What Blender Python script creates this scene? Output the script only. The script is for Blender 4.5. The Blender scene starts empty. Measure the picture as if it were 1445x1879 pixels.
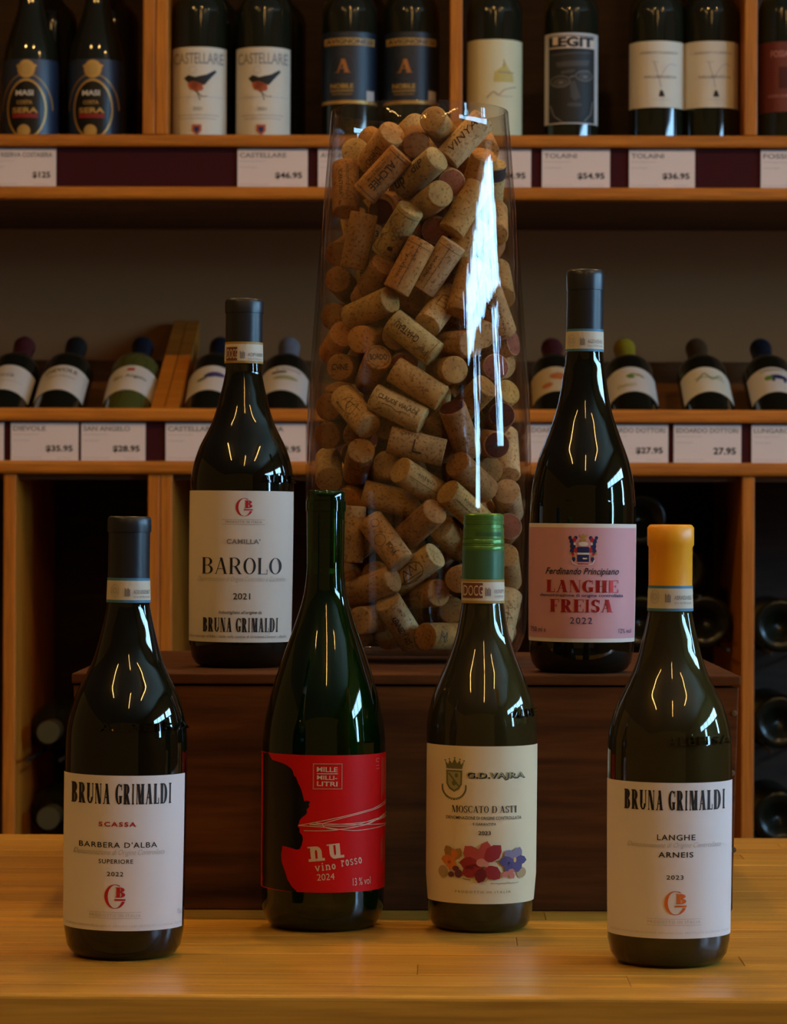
import bpy, bmesh, math, random
from mathutils import Vector, Matrix
from mathutils.geometry import tessellate_polygon
random.seed(7)
C = bpy.context.scene.collection
SC = bpy.context.scene
# ---------------------------------------------------------------- camera
FPX, PX0, PY0, CAM_Z = 5600.0, 722.5, 939.5, 0.287
CAM_R = Matrix.Rotation(math.radians(.8), 3, 'Z') @ Matrix.Rotation(math.radians(90.21), 3, 'X') @ Matrix.Rotation(math.radians(.22), 3, 'Z')
CAM_O = Vector((0, 0, CAM_Z))
cd = bpy.data.cameras.new('camera'); cam = bpy.data.objects.new('camera', cd); C.objects.link(cam)
cam.location = CAM_O; cam.rotation_euler = CAM_R.to_euler()
cd.sensor_fit = 'HORIZONTAL'; cd.sensor_width = 24.0; cd.lens = 24.0 * FPX / 1445
cd.clip_start = .05; cd.clip_end = 60
cd.dof.use_dof = True; cd.dof.focus_distance = 2.12; cd.dof.aperture_fstop = 21.0
SC.camera = cam
# ---------------------------------------------------------------- world, exposure
w = bpy.data.worlds.new('world'); SC.world = w; w.use_nodes = True
w.node_tree.nodes['Background'].inputs[0].default_value = (1.0, .53, .14, 1)
w.node_tree.nodes['Background'].inputs[1].default_value = .13
SC.view_settings.view_transform = 'Standard'; SC.view_settings.look = 'None'
SC.view_settings.exposure = 0.0; SC.view_settings.gamma = 1.0; SC.view_settings.use_curve_mapping = False
WINDOW_S = 34.0      # daylight of the shop window on the right
LAMP_S = 50.0       # ceiling lamps
# ---------------------------------------------------------------- camera geometry helpers (find where a point of a surface lies)
def ray(px, py): return CAM_R @ Vector(((px - PX0) / FPX, (PY0 - py) / FPX, -1.0))
def at_z(px, py, z): d = ray(px, py); return CAM_O + d * ((z - CAM_Z) / d.z)
def at_y(px, py, y): d = ray(px, py); return CAM_O + d * (y / d.y)
# ---------------------------------------------------------------- materials
MATS = {}
def nodes(m): m.use_nodes = True; return m.node_tree.nodes, m.node_tree.links, m.node_tree.nodes['Principled BSDF']
def mat(name, col, rough=.5, spec=.5, metal=0, trans=0, ior=1.5, coat=0, emit=None, es=0):
    if name in MATS: return MATS[name]
    m = bpy.data.materials.new(name); n, l, p = nodes(m)
    p.inputs['Base Color'].default_value = (*col, 1); p.inputs['Roughness'].default_value = rough
    p.inputs['Metallic'].default_value = metal; p.inputs['Transmission Weight'].default_value = trans
    p.inputs['IOR'].default_value = ior; p.inputs['Specular IOR Level'].default_value = spec
    p.inputs['Coat Weight'].default_value = coat; p.inputs['Coat Roughness'].default_value = .12
    if emit: p.inputs['Emission Color'].default_value = (*emit, 1); p.inputs['Emission Strength'].default_value = es
    MATS[name] = m; return m
def ramp(n, a, b, p0=.3, p1=.7):
    r = n.new('ShaderNodeValToRGB'); r.color_ramp.elements[0].color = (*a, 1); r.color_ramp.elements[1].color = (*b, 1)
    r.color_ramp.elements[0].position = p0; r.color_ramp.elements[1].position = p1; return r
def wood(name, dark, light, scale=(2, 40, 40), rough=.45, vary=.25, coat=0, bump=.15, spec=.35, nscale=1.5):
    m = bpy.data.materials.new(name); n, l, p = nodes(m)
    tc = n.new('ShaderNodeTexCoord'); oi = n.new('ShaderNodeObjectInfo'); ad = n.new('ShaderNodeVectorMath'); ad.operation = 'ADD'
    mu = n.new('ShaderNodeVectorMath'); mu.operation = 'SCALE'; mu.inputs[0].default_value = (7, 13, 29)
    l.new(oi.outputs['Random'], mu.inputs['Scale']); l.new(tc.outputs['Object'], ad.inputs[0]); l.new(mu.outputs[0], ad.inputs[1])
    mp = n.new('ShaderNodeMapping'); mp.inputs['Scale'].default_value = scale; l.new(ad.outputs[0], mp.inputs[0])
    no = n.new('ShaderNodeTexNoise'); no.inputs['Scale'].default_value = nscale; no.inputs['Detail'].default_value = 7; no.inputs['Distortion'].default_value = .8
    l.new(mp.outputs[0], no.inputs[0])
    r = ramp(n, dark, light); l.new(no.outputs[0], r.inputs[0])
    n2 = n.new('ShaderNodeTexNoise'); n2.inputs['Scale'].default_value = nscale * 5; n2.inputs['Detail'].default_value = 4; l.new(mp.outputs[0], n2.inputs[0])
    hs = n.new('ShaderNodeHueSaturation'); mr = n.new('ShaderNodeMapRange'); mr.inputs[3].default_value = 1 - vary; mr.inputs[4].default_value = 1 + vary
    l.new(oi.outputs['Random'], mr.inputs[0]); l.new(mr.outputs[0], hs.inputs['Value']); l.new(r.outputs[0], hs.inputs['Color'])
    mx = n.new('ShaderNodeMixRGB'); mx.blend_type = 'MULTIPLY'; mx.inputs[0].default_value = .45
    r2 = ramp(n, (.45, .4, .35), (1, 1, 1), .35, .6); l.new(n2.outputs[0], r2.inputs[0])
    l.new(hs.outputs[0], mx.inputs[1]); l.new(r2.outputs[0], mx.inputs[2]); l.new(mx.outputs[0], p.inputs['Base Color'])
    b = n.new('ShaderNodeBump'); b.inputs['Strength'].default_value = bump; b.inputs['Distance'].default_value = .0008
    l.new(n2.outputs[0], b.inputs['Height']); l.new(b.outputs[0], p.inputs['Normal'])
    p.inputs['Roughness'].default_value = rough; p.inputs['Specular IOR Level'].default_value = spec; p.inputs['Coat Weight'].default_value = coat; p.inputs['Coat Roughness'].default_value = .2
    MATS[name] = m; return m
# ---------------------------------------------------------------- mesh helpers
def mesh(name, vs, fs, mats, midx=None, smooth=False):
    me = bpy.data.meshes.new(name); me.from_pydata([tuple(v) for v in vs], [], fs)
    for m in (mats if isinstance(mats, (list, tuple)) else [mats]): me.materials.append(m)
    if midx: me.polygons.foreach_set('material_index', midx)
    if smooth: me.polygons.foreach_set('use_smooth', [True] * len(me.polygons))
    me.update(); return me
def link(name, me, parent=None, loc=None, label=None):
    o = bpy.data.objects.new(name, me); C.objects.link(o)
    if parent is not None: o.parent = parent
    if loc is not None: o.location = loc
    if label: o['label'] = label
    return o
def thing(name, label, cat, loc=(0, 0, 0), rot=(0, 0, 0), group=None):
    o = bpy.data.objects.new(name, None); C.objects.link(o); o.empty_display_size = .02
    o.location = loc; o.rotation_euler = rot; o['label'] = label; o['category'] = cat
    if group: o['group'] = group
    return o
def tag(o, label, cat, group=None):
    o['label'] = label; o['category'] = cat
    if group: o['group'] = group
    return o
def copy_tree(o, parent=None):
    c = o.copy(); C.objects.link(c)
    if parent is not None: c.parent = parent
    for ch in list(o.children): copy_tree(ch, c)
    return c
def box(name, x0, x1, y0, y1, z0, z1, m, parent=None, bevel=0, origin=None, taper=0, seg=2):
    o = Vector(origin) if origin else Vector(((x0 + x1) / 2, (y0 + y1) / 2, (z0 + z1) / 2))
    bm = bmesh.new()
    vs = [bm.verts.new(Vector((x + (taper if z == z0 else 0) * (1 if x == x0 else -1), y, z)) - o) for x in (x0, x1) for y in (y0, y1) for z in (z0, z1)]
    for f in ((0, 1, 3, 2), (4, 6, 7, 5), (0, 4, 5, 1), (2, 3, 7, 6), (0, 2, 6, 4), (1, 5, 7, 3)): bm.faces.new([vs[i] for i in f])
    if bevel: bmesh.ops.bevel(bm, geom=bm.edges[:], offset=bevel, segments=seg, affect='EDGES', profile=.5)
    bmesh.ops.recalc_face_normals(bm, faces=bm.faces[:])
    me = bpy.data.meshes.new(name); bm.to_mesh(me); bm.free(); me.materials.append(m)
    return link(name, me, parent, o)
def lathe_geo(prof, seg=72, c0=True, c1=True):
    vs, fs = [], []
    for z, r in prof:
        for k in range(seg): a = 2 * math.pi * k / seg; vs.append((r * math.cos(a), r * math.sin(a), z))
    for i in range(len(prof) - 1):
        for k in range(seg):
            k2 = (k + 1) % seg; fs.append((i * seg + k, i * seg + k2, (i + 1) * seg + k2, (i + 1) * seg + k))
    if c0: fs.append(tuple(reversed(range(seg))))
    if c1: fs.append(tuple(range((len(prof) - 1) * seg, len(prof) * seg)))
    return vs, fs
def lathe(name, prof, m, parent=None, seg=72, c0=True, c1=True, loc=None, label=None):
    vs, fs = lathe_geo(prof, seg, c0, c1); me = mesh(name, vs, fs, m, smooth=True)
    me.set_sharp_from_angle(angle=math.radians(50))
    return link(name, me, parent, loc, label)
def smooth_prof(pts, n=5):
    """Catmull-Rom through (z, r) points."""
    out = []
    P = [pts[0]] + list(pts) + [pts[-1]]
    for i in range(1, len(P) - 2):
        for k in range(n):
            t = k / n; q = []
            for d in (0, 1):
                a, b, c, e = P[i - 1][d], P[i][d], P[i + 1][d], P[i + 2][d]
                q.append(.5 * (2 * b + (c - a) * t + (2 * a - 5 * b + 4 * c - e) * t * t + (3 * b - a - 3 * c + e) * t ** 3))
            out.append(tuple(q))
    out.append(pts[-1]); return out
def interp(pts, z):
    if z <= pts[0][0]: return pts[0][1]
    for (z0, r0), (z1, r1) in zip(pts, pts[1:]):
        if z <= z1: return r0 + (r1 - r0) * ((z - z0) / max(1e-9, z1 - z0))
    return pts[-1][1]
# ---------------------------------------------------------------- flat shapes for print: lists of polygons in a 2-D plane, y up
_tc = {}
def sans(s, bold=0, shear=0, sp=1.0):
    k = (s, bold, shear, sp)
    if k not in _tc:
        cu = bpy.data.curves.new('t', 'FONT'); cu.body = s; cu.offset = bold; cu.shear = shear; cu.space_character = sp; cu.resolution_u = 3
        o = bpy.data.objects.new('t', cu); C.objects.link(o)
        dg = bpy.context.evaluated_depsgraph_get(); me = bpy.data.meshes.new_from_object(o.evaluated_get(dg))
        _tc[k] = ([(v.co.x, v.co.y) for v in me.vertices], [tuple(p.vertices) for p in me.polygons])
        bpy.data.objects.remove(o); bpy.data.curves.remove(cu); bpy.data.meshes.remove(me)
    vs, fs = _tc[k]; return [[vs[i] for i in f] for f in fs]
def arc(cx, cy, rx, ry, a0, a1, w, t, n=14):
    out = []
    for i in range(n):
        a = math.radians(a0 + (a1 - a0) * i / n); b = math.radians(a0 + (a1 - a0) * (i + 1) / n)
        out.append([(cx + rx * math.cos(a), cy + ry * math.sin(a)), (cx + rx * math.cos(b), cy + ry * math.sin(b)),
                    (cx + (rx - w) * math.cos(b), cy + (ry - t) * math.sin(b)), (cx + (rx - w) * math.cos(a), cy + (ry - t) * math.sin(a))])
    return out
def q(x0, x1, y0, y1): return [(x0, y0), (x1, y0), (x1, y1), (x0, y1)]
def dg(x0, y0, x1, y1, w): return [(x0 - w / 2, y0), (x0 + w / 2, y0), (x1 + w / 2, y1), (x1 - w / 2, y1)]
def glyph(c, W, w, t, s):
    """serif letter: W width, w thick stroke, t thin stroke, s serif overhang; cap height 1"""
    def st(x, y0=0, y1=1, a=1, b=1, ww=None):
        v = ww or w; o = [q(x - v / 2, x + v / 2, y0, y1)]
        if a: o.append(q(x - v / 2 - s, x + v / 2 + s, y0, y0 + t))
        if b: o.append(q(x - v / 2 - s, x + v / 2 + s, y1 - t, y1))
        return o
    l = s + w / 2; r = W - s - w / 2; h = .5
    if c == 'A': return [dg(s + t, 0, W / 2, 1, t * 1.3), dg(W - s - w / 2, 0, W / 2, 1, w), q(W * .25, W * .75, .3, .3 + t), q(0, 2 * s + t, 0, t), q(W - 2 * s - w, W, 0, t)]
    if c == 'B': return st(l) + [q(l, W * .5, 1 - t, 1), q(l, W * .5, .5, .5 + t), q(l, W * .5, 0, t)] + arc(W * .5, .76, W * .44, .24, -90, 90, w, t) + arc(W * .5, .27, W * .5, .27, -90, 90, w, t)
    if c in 'CG':
        o = arc(W * .55, .5, W * .55, .5, 50, 310, w, t, 20) + [q(W * .86, W * .86 + t, .68, .98)]
        o += st(W - w / 2 - s, .05, .42, 0, 1) if c == 'G' else [q(W * .86, W * .86 + t, .05, .3)]
        return o
    if c == 'D': return st(l) + [q(l, W * .45, 1 - t, 1), q(l, W * .45, 0, t)] + arc(W * .45, .5, W * .55, .5, -90, 90, w, t, 18)
    if c in 'EF':
        o = st(l) + [q(l, W, 1 - t, 1), q(l, W * .75, .5 - t / 2, .5 + t / 2), q(W - t, W, .75, 1), q(W * .75 - t, W * .75, .38, .62)]
        return o + ([q(l, W, 0, t), q(W - t, W, 0, .27)] if c == 'E' else [])
    if c == 'H': return st(l) + st(r) + [q(l, r, .48, .48 + t)]
    if c == 'I': return st(W / 2)
    if c == 'J': return st(W / 2, .2) + arc(W * .2, .2, W * .3 + w / 2, .2, -120, 0, w, t, 8)
    if c == 'L': return st(l) + [q(l, W, 0, t), q(W - t, W, 0, .3)]
    if c == 'M': return st(s + t, ww=t) + st(r) + [dg(s + t + w / 2, 1, W / 2, 0, w), dg(r - w / 4, 1, W / 2, 0, t)]
    if c == 'N': return st(s + t, ww=t) + st(W - s - t, 0, 1, 0, 1, ww=t) + [dg(s + t + w / 3, 1, W - s - t - w / 3, 0, w)]
    if c == 'O': return arc(W / 2, .5, W / 2, .5, 0, 360, w, t, 26)
    if c in 'RP': return st(l) + [q(l, W * .45, 1 - t, 1), q(l, W * .45, .46, .46 + t)] + arc(W * .45, .73, W * .43, .27, -90, 90, w, t) + ([dg(W - w / 2 - s * .4, 0, W * .5, .48, w), q(W - w - s, W + s * .3, 0, t)] if c == 'R' else [])
    if c == 'S': return arc(W / 2, .745, W / 2, .255, 20, 270, w * .8, t * 1.5) + arc(W / 2, .265, W / 2, .265, -160, 90, w * .8, t * 1.5) + [q(W - t, W, .7, .97), q(0, t, .03, .3)]
    if c == 'T': return st(W / 2, 0, 1, 1, 0) + [q(0, W, 1 - t, 1), q(0, t, .72, 1), q(W - t, W, .72, 1)]
    if c == 'U': return st(l, .3, 1, 0, 1) + st(r + w / 2 - t / 2, .3, 1, 0, 1, ww=t) + arc(W / 2, .32, W / 2 - s, .32, 180, 360, w * .8, t * 1.5)
    if c == 'n': return st(l, 0, .66, 1, 0) + [q(0, l, .6, .66)] + st(r, 0, .4, 1, 0) + arc((l + r) / 2, .38, (r - l) / 2 + w / 2, .28, 0, 180, w, w * .75)
    if c == 'u': return st(l, .25, .66, 0, 0) + [q(0, l, .6, .66), q(r - w, r, .6, .66), q(r, W + s * .5, 0, t)] + st(r, 0, .66, 0, 0) + arc((l + r) / 2, .27, (r - l) / 2 + w / 2, .28, 180, 360, w, w * .75)
    if c == 'i': return st(W / 2, 0, .66, 1, 0) + [q(W / 2 - w - s / 2, W / 2, .6, .66), q(W / 2 - w * .6, W / 2 + w * .6, .8, .92)]
    if c == 'v': return [dg(s, .66, W / 2, 0, w), dg(W - s, .66, W / 2, 0, w), q(0, 2 * s + w * .3, .6, .66), q(W - 2 * s - w * .3, W, .6, .66)]
    if c == 'o': return arc(W / 2, .33, W / 2 - .03, .34, 0, 360, w, w * .85, 20)
    if c == 'r': return st(l + .04, 0, .66, 1, 0) + [q(0, l, .6, .66)] + arc(W * .68, .34, W * .34, .32, 30, 150, w, w * .85)
    if c == 's': return arc(W / 2, .49, W / 2 - .03, .18, 20, 270, w * .8, w * .7) + arc(W / 2, .18, W / 2 - .03, .19, -160, 90, w * .8, w * .7)
    if c == "'": return [[(W / 2 - w / 3, 1), (W / 2 + w / 3, 1), (W / 2, .72)]]
    if c == '.': return [q(W / 2 - w / 2, W / 2 + w / 2, 0, w)]
    return []
WID = dict(zip("ABCDEFGHIJLMNOPRSTUnuvioers'. ", [.82, .7, .74, .82, .68, .64, .82, .86, .38, .5, .62, 1.0, .84, .8, .7, .8, .56, .72, .8, .72, .72, .7, .5, .62, .6, .6, .55, .25, .25, .34]))
def serif(s, w=.17, t=.045, sf=.07, cond=1.0, gap=.09):
    x = 0; out = []
    for c in s:
        W = WID.get(c, .6) * cond
        out += [[(x + a, b) for a, b in P] for P in glyph(c, W, min(w, W * .45), t, sf)]; x += W + gap
    return out
def fit(polys, x0, x1, yt, yb, rot=0):
    """scale shapes to a box: x0..x1, top yt, bottom yb (image rows grow downwards)"""
    xs = [p[0] for P in polys for p in P]; ys = [p[1] for P in polys for p in P]
    a, b, c, d = min(xs), max(xs), min(ys), max(ys)
    o = [[(x0 + (x - a) / (b - a) * (x1 - x0), yb + (y - c) / (d - c) * (yt - yb)) for x, y in P] for P in polys]
    if rot:
        cx, cy = (x0 + x1) / 2, (yt + yb) / 2; cs, sn = math.cos(math.radians(rot)), math.sin(math.radians(rot))
        o = [[(cx + (x - cx) * cs - (y - cy) * sn, cy + (x - cx) * sn + (y - cy) * cs) for x, y in P] for P in o]
    return o
def line(pts, wd):
    out = []
    for (x0, y0), (x1, y1) in zip(pts, pts[1:]):
        dx, dy = x1 - x0, y1 - y0; L = math.hypot(dx, dy) or 1; nx, ny = -dy / L * wd / 2, dx / L * wd / 2
        out.append([(x0 + nx, y0 + ny), (x1 + nx, y1 + ny), (x1 - nx, y1 - ny), (x0 - nx, y0 - ny)])
    return out
def curve_pts(pts, n=8): return smooth_prof(pts, n)
def ell(cx, cy, rx, ry, rot=0, n=14):
    c, s = math.cos(math.radians(rot)), math.sin(math.radians(rot))
    return [(cx + rx * math.cos(a) * c - ry * math.sin(a) * s, cy + rx * math.cos(a) * s + ry * math.sin(a) * c) for a in [2 * math.pi * k / n for k in range(n)]]
def petal(cx, cy, L, wd, rot):
    c, s = math.cos(math.radians(rot)), math.sin(math.radians(rot)); base = [(0, 0), (.25, .35), (.55, .5), (.82, .32), (1, 0), (.8, -.36), (.5, -.5), (.22, -.3)]
    return [(cx + L * x * c - wd * y * s, cy + L * x * s + wd * y * c) for x, y in base]
def scribble(x0, x1, y, h, n=40, wd=.8, seed=1):
    r = random.Random(seed); pts = []
    for i in range(n + 1):
        t = i / n; pts.append((x0 + (x1 - x0) * t, y - h * (.5 * math.sin(i * 2.1) * (1.6 if i % 11 == 0 else .6) + .15 * r.uniform(-1, 1))))
    return line(pts, wd)
def tri(P):
    if len(P) <= 4: return [tuple(range(len(P)))]
    return tessellate_polygon([[Vector((x, y, 0)) for x, y in P]])
def paint(name, shapes, surf, parent, cell=5.0, label=None):
    """shapes: [(polys, material)] in picture units; surf maps (x, y, layer) to a point; one mesh on the surface"""
    vs, fs, mi, mats = [], [], [], []
    for li, (polys, m) in enumerate(shapes):
        if m not in mats: mats.append(m)
        k = mats.index(m); bm = bmesh.new(); xs = []
        for P in polys:
            bv = [bm.verts.new((x, y, 0)) for x, y in P]; xs += [p[0] for p in P]
            for f in tri(P):
                try: bm.faces.new([bv[i] for i in f])
                except ValueError: pass
        if cell and xs:
            c = math.floor(min(xs) / cell) * cell + cell
            while c < max(xs):
                bmesh.ops.bisect_plane(bm, geom=bm.verts[:] + bm.edges[:] + bm.faces[:], plane_co=(c, 0, 0), plane_no=(1, 0, 0)); c += cell
        bm.verts.index_update(); b = len(vs)
        vs += [surf(v.co.x, v.co.y, li) for v in bm.verts]
        for f in bm.faces: fs.append(tuple(b + v.index for v in f.verts)); mi.append(k)
        bm.free()
    return link(name, mesh(name, vs, fs, mats, mi), parent, label=label)
# ================================================================ room
def ink(n, c, rough=.55, metal=0): return mat('ink_' + n, c, rough, .3, metal)
M_MAPLE = wood('maple_counter', (.52, .25, .028), (.74, .38, .050), (1.4, 30, 30), .38, .13, .25, .05)
M_CRATE = wood('crate_pine', (.045, .0125, .002), (.15, .05, .008), (2.2, 22, 26), .75, .12, 0, .35, spec=.15)
M_SHELF = wood('shelf_oak', (.41, .118, .006), (.57, .18, .011), (2, 40, 40), .5, .08, .1, .05)
M_SHELFV = wood('shelf_oak_upright', (.41, .118, .006), (.57, .18, .011), (40, 40, 2), .5, .08, .1, .05)
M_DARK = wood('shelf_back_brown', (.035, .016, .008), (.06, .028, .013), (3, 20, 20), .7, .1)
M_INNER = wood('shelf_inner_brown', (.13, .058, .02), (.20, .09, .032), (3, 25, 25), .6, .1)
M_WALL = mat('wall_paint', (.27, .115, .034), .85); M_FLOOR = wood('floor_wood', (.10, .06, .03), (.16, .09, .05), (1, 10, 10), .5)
M_STRIP = mat('price_rail_maroon', (.040, .0022, .003), .8, .2); M_PLASTER = mat('ceiling_plaster', (.62, .55, .42), .9)
def setting(o): o['kind'] = 'structure'; return o
FZ = -.93
setting(box('floor', -4.2, 3, -4, 4.66, FZ - .1, FZ, M_FLOOR))
setting(box('wall_back', -4.2, 3, 4.60, 4.72, FZ, 1.85, M_WALL))
setting(box('ceiling', -4.2, 3.1, -3.0, 4.72, 1.85, 1.95, M_PLASTER))
# right wall with the shop window
WY0, WY1, WZ0, WZ1, WX = .25, 3.15, .20, 1.29, 3.0
wr = thing('wall_right', 'right wall of the shop around the window', 'wall', (WX, 2, FZ)); del wr['category']; del wr['label']; setting(wr)
def child_box(name, par, x0, x1, y0, y1, z0, z1, m, **k):
    o = box(name, x0, x1, y0, y1, z0, z1, m, par, **k); o.location = o.location - par.location; return o
child_box('wall_panel', wr, WX, WX + .12, -4, WY0, FZ, 1.85, M_WALL); child_box('wall_panel', wr, WX, WX + .12, WY1, 4.72, FZ, 1.85, M_WALL)
child_box('wall_panel', wr, WX, WX + .12, WY0, WY1, FZ, WZ0, M_WALL); child_box('wall_panel', wr, WX, WX + .12, WY0, WY1, WZ1, 1.85, M_WALL)
wn = thing('window_1', 'x', 'x', (WX + .04, 2, WZ0)); del wn['category']; del wn['label']; setting(wn)
M_DAY = mat('daylight_pane', (.1, .1, .1), 1, 0, emit=(.34, .66, 1.0), es=WINDOW_S); M_FRAME = mat('window_frame_dark', (.03, .03, .03), .5)
for k in range(5):
    a = WY0 + (WY1 - WY0) * k / 5; b = WY0 + (WY1 - WY0) * (k + 1) / 5
    child_box('pane', wn, WX + .05, WX + .055, a + .025, b - (.33 if k in (1, 4) else .025), WZ0 + (.35 if k == 4 else .02), .98, M_DAY if k in (1, 4) else M_FRAME); child_box('pane', wn, WX + .05, WX + .055, a + .025, b - .025, 1.02, WZ1 - .02, M_DAY)
    child_box('mullion', wn, WX + .01, WX + .1, a - .02, a + .025, WZ0, WZ1, M_FRAME)
child_box('transom', wn, WX + .01, WX + .1, WY0, WY1, .98, 1.02, M_FRAME)
# ceiling lamps: warm tubes
M_TUBE = mat('lamp_tube', (.9, .8, .6), .5, emit=(1.0, .57, .17), es=LAMP_S); M_HOUS = mat('lamp_housing', (.5, .47, .42), .5)
for i, (x, y0, y1, lab) in enumerate(((-1.15, .2, 1.5, 'long warm ceiling lamp left of the counter'), (.25, -.6, .5, 'long warm ceiling lamp above the front of the counter'), (1.25, .3, 1.6, 'long warm ceiling lamp right of the counter'))):
    t = thing('ceiling_lamp', lab, 'lamp', (x, (y0 + y1) / 2, 1.85), group='ceiling lamps')
    child_box('housing', t, x - .05, x + .05, y0, y1, 1.80, 1.85, M_HOUS, bevel=.005)
    child_box('tube', t, x - .016, x + .016, y0 + .03, y1 - .03, 1.775, 1.80, M_TUBE, bevel=.006)
M_SPOT = mat('spot_lens', (.9, .8, .6), .5, emit=(1.0, .57, .17), es=LAMP_S * 15)
for x, lab in ((-1.0, 'round ceiling spot over the left of the shelving'), (-.05, 'round ceiling spot over the middle of the shelving'), (.9, 'round ceiling spot over the right of the shelving')):
    t = thing('ceiling_spot', lab, 'lamp', (x, 2.75, 1.85), group='ceiling spots')
    lathe('housing', [(-.05, .030), (-.052, .052), (-.02, .055), (0, .055)], M_HOUS, t, 32, False, True); lathe('lens', [(-.046, .001), (-.046, .043), (-.040, .043)], M_SPOT, t, 32)
# ================================================================ counter
cz = .075
CT = thing('counter', 'golden maple butcher-block counter carrying the crate and bottles', 'counter', (0, 2.3, FZ))
Y0, Y1 = 1.853, 2.80; rows = 21; dy = (Y1 - Y0) / rows; rr = random.Random(3)
base_stave = {}
for r in range(rows):
    x = -1.05 - rr.uniform(0, .4)
    while x < 1.15:
        L = rr.choice((.38, .46, .55, .64, .72)); x2 = min(x + L, 1.15); x1 = max(x, -1.05)
        if x2 - x1 > .03:
            o = box('stave', x1, x2 - .0003, Y0 + r * dy, Y0 + (r + 1) * dy - .00025, -cz, 0 - (rr.random() * .00012), M_MAPLE, CT, bevel=.0004 if r else .003, seg=1 if r else 3)
            o.location = o.location - CT.location
        x = x2 + 1e-6
for sx in (-.95, 1.02):
    for sy in (Y0 + .05, Y1 - .11): child_box('leg', CT, sx, sx + .07, sy, sy + .07, FZ, -cz, M_MAPLE, bevel=.004)
child_box('apron', CT, -.95, 1.09, Y0 + .06, Y0 + .085, -cz - .10, -cz, M_MAPLE); child_box('apron', CT, -.95, 1.09, Y1 - .085, Y1 - .06, -cz - .10, -cz, M_MAPLE)
# ================================================================ wooden crate
CR_H = .175; a = at_z(343, 1668, 0); CX0 = at_y(133, 1250, 2.262).x; CX1 = at_y(1360, 1255, 2.262).x; CXm = (CX0 + CX1) / 2
CR = thing('wooden_crate', 'low brown wooden wine crate with a lid, standing on the counter', 'crate', (CXm, 2.262, 0), (0, 0, math.radians(.5)))
hw = (CX1 - CX0) / 2; dep = .40; lt = .0075
def cb(name, x0, x1, y0, y1, z0, z1, m=M_CRATE, **k): return box(name, x0, x1, y0, y1, z0, z1, m, CR, **k)
cb('lid', -hw, hw, -.003, dep, CR_H - lt, CR_H, bevel=.0012)
cb('front_panel', -hw + .001, hw - .001, 0, .011, .0, CR_H - lt - .0012, bevel=.0012, taper=.0048)
cb('back_panel', -hw + .001, hw - .001, dep - .011, dep, .0, CR_H - lt - .0012, bevel=.001, taper=.0048)
cb('side_panel', -hw + .004, -hw + .014, .0112, dep - .0112, .0, CR_H - lt - .0012, bevel=.001); cb('side_panel', hw - .014, hw - .004, .0112, dep - .0112, .0, CR_H - lt - .0012, bevel=.001)
cb('bottom_panel', -hw + .016, hw - .016, .012, dep - .012, .0, .008)
M_NAIL = mat('nail_steel', (.16, .13, .10), .45, metal=.9)
for px, py in ((1349, 1309), (1345, 1419), (147, 1311), (152, 1418), (1347, 1560), (152, 1570)):
    p = at_y(px, py, 2.262); n = lathe('nail', [(0, .0022), (.0006, .0021), (.0009, .0012)], M_NAIL, CR, 16)
    n.location = CR.matrix_basis.inverted() @ p if False else Vector((p.x - CXm, -.0002, p.z)); n.rotation_euler = (math.pi / 2, 0, 0)
# ================================================================ wine shelving
SY = 4.10; BACK = 4.52
def zy(py, y=SY): return at_y(722, py, y).z
def xx(px, py=700, y=SY): return at_y(px, py, y).x
SX0, SX1 = -1.55, 1.55
SH = thing('wine_shelving', 'tall oak wine shelving with price rails filling the background', 'shelving', (0, SY, FZ))
def sb(name, *a, **k): return child_box(name, SH, *a, **k)
z1t, z1b, z1c, z1d = zy(247), zy(269.5), zy(343), zy(367)
z2t, z2b, z2c, z2d = zy(750), zy(774), zy(847), zy(872)
S1 = z1t - .012
for t, b, c, d in ((z1t, z1b, z1c, z1d), (z2t, z2b, z2c, z2d)):
    sb('rail', SX0, SX1, SY, SY + .02, b, t, M_SHELF, bevel=.004); sb('ledge', SX0, SX1, SY - .004, SY + .02, d, c, M_SHELF, bevel=.005)
    sb('price_strip', SX0, SX1, SY + .012, SY + .02, c, b, M_STRIP)
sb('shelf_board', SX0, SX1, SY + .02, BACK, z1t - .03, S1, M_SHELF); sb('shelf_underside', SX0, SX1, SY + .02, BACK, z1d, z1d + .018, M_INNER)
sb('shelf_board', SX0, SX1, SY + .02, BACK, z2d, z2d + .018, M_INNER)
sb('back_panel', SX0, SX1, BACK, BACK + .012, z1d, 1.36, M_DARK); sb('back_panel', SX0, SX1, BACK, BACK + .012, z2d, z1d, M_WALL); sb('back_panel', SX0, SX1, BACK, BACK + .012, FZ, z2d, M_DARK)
sb('top_board', SX0, SX1, SY, BACK + .012, 1.34, 1.36, M_SHELF, bevel=.002)
for x0, x1, py in ((262, 284.5, 120), (285.5, 308, 120), (826, 849, 120), (1367, 1391, 120)):
    sb('divider', xx(x0, py), xx(x1, py), SY + .002, BACK, z1t, 1.34, M_SHELFV, bevel=.0015)
for x0, x1, py in ((5, 28, 1200), (270, 292, 1200), (293, 315, 1200), (826, 848, 1200), (1362, 1385, 1200)):
    sb('divider', xx(x0, py), xx(x1, py), SY + .002, BACK, FZ, z2d, M_SHELFV, bevel=.0015)
for x in (SX0, SX1 - .02): sb('end_panel', x, x + .02, SY + .021, BACK, FZ, 1.34, M_SHELFV)
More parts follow.
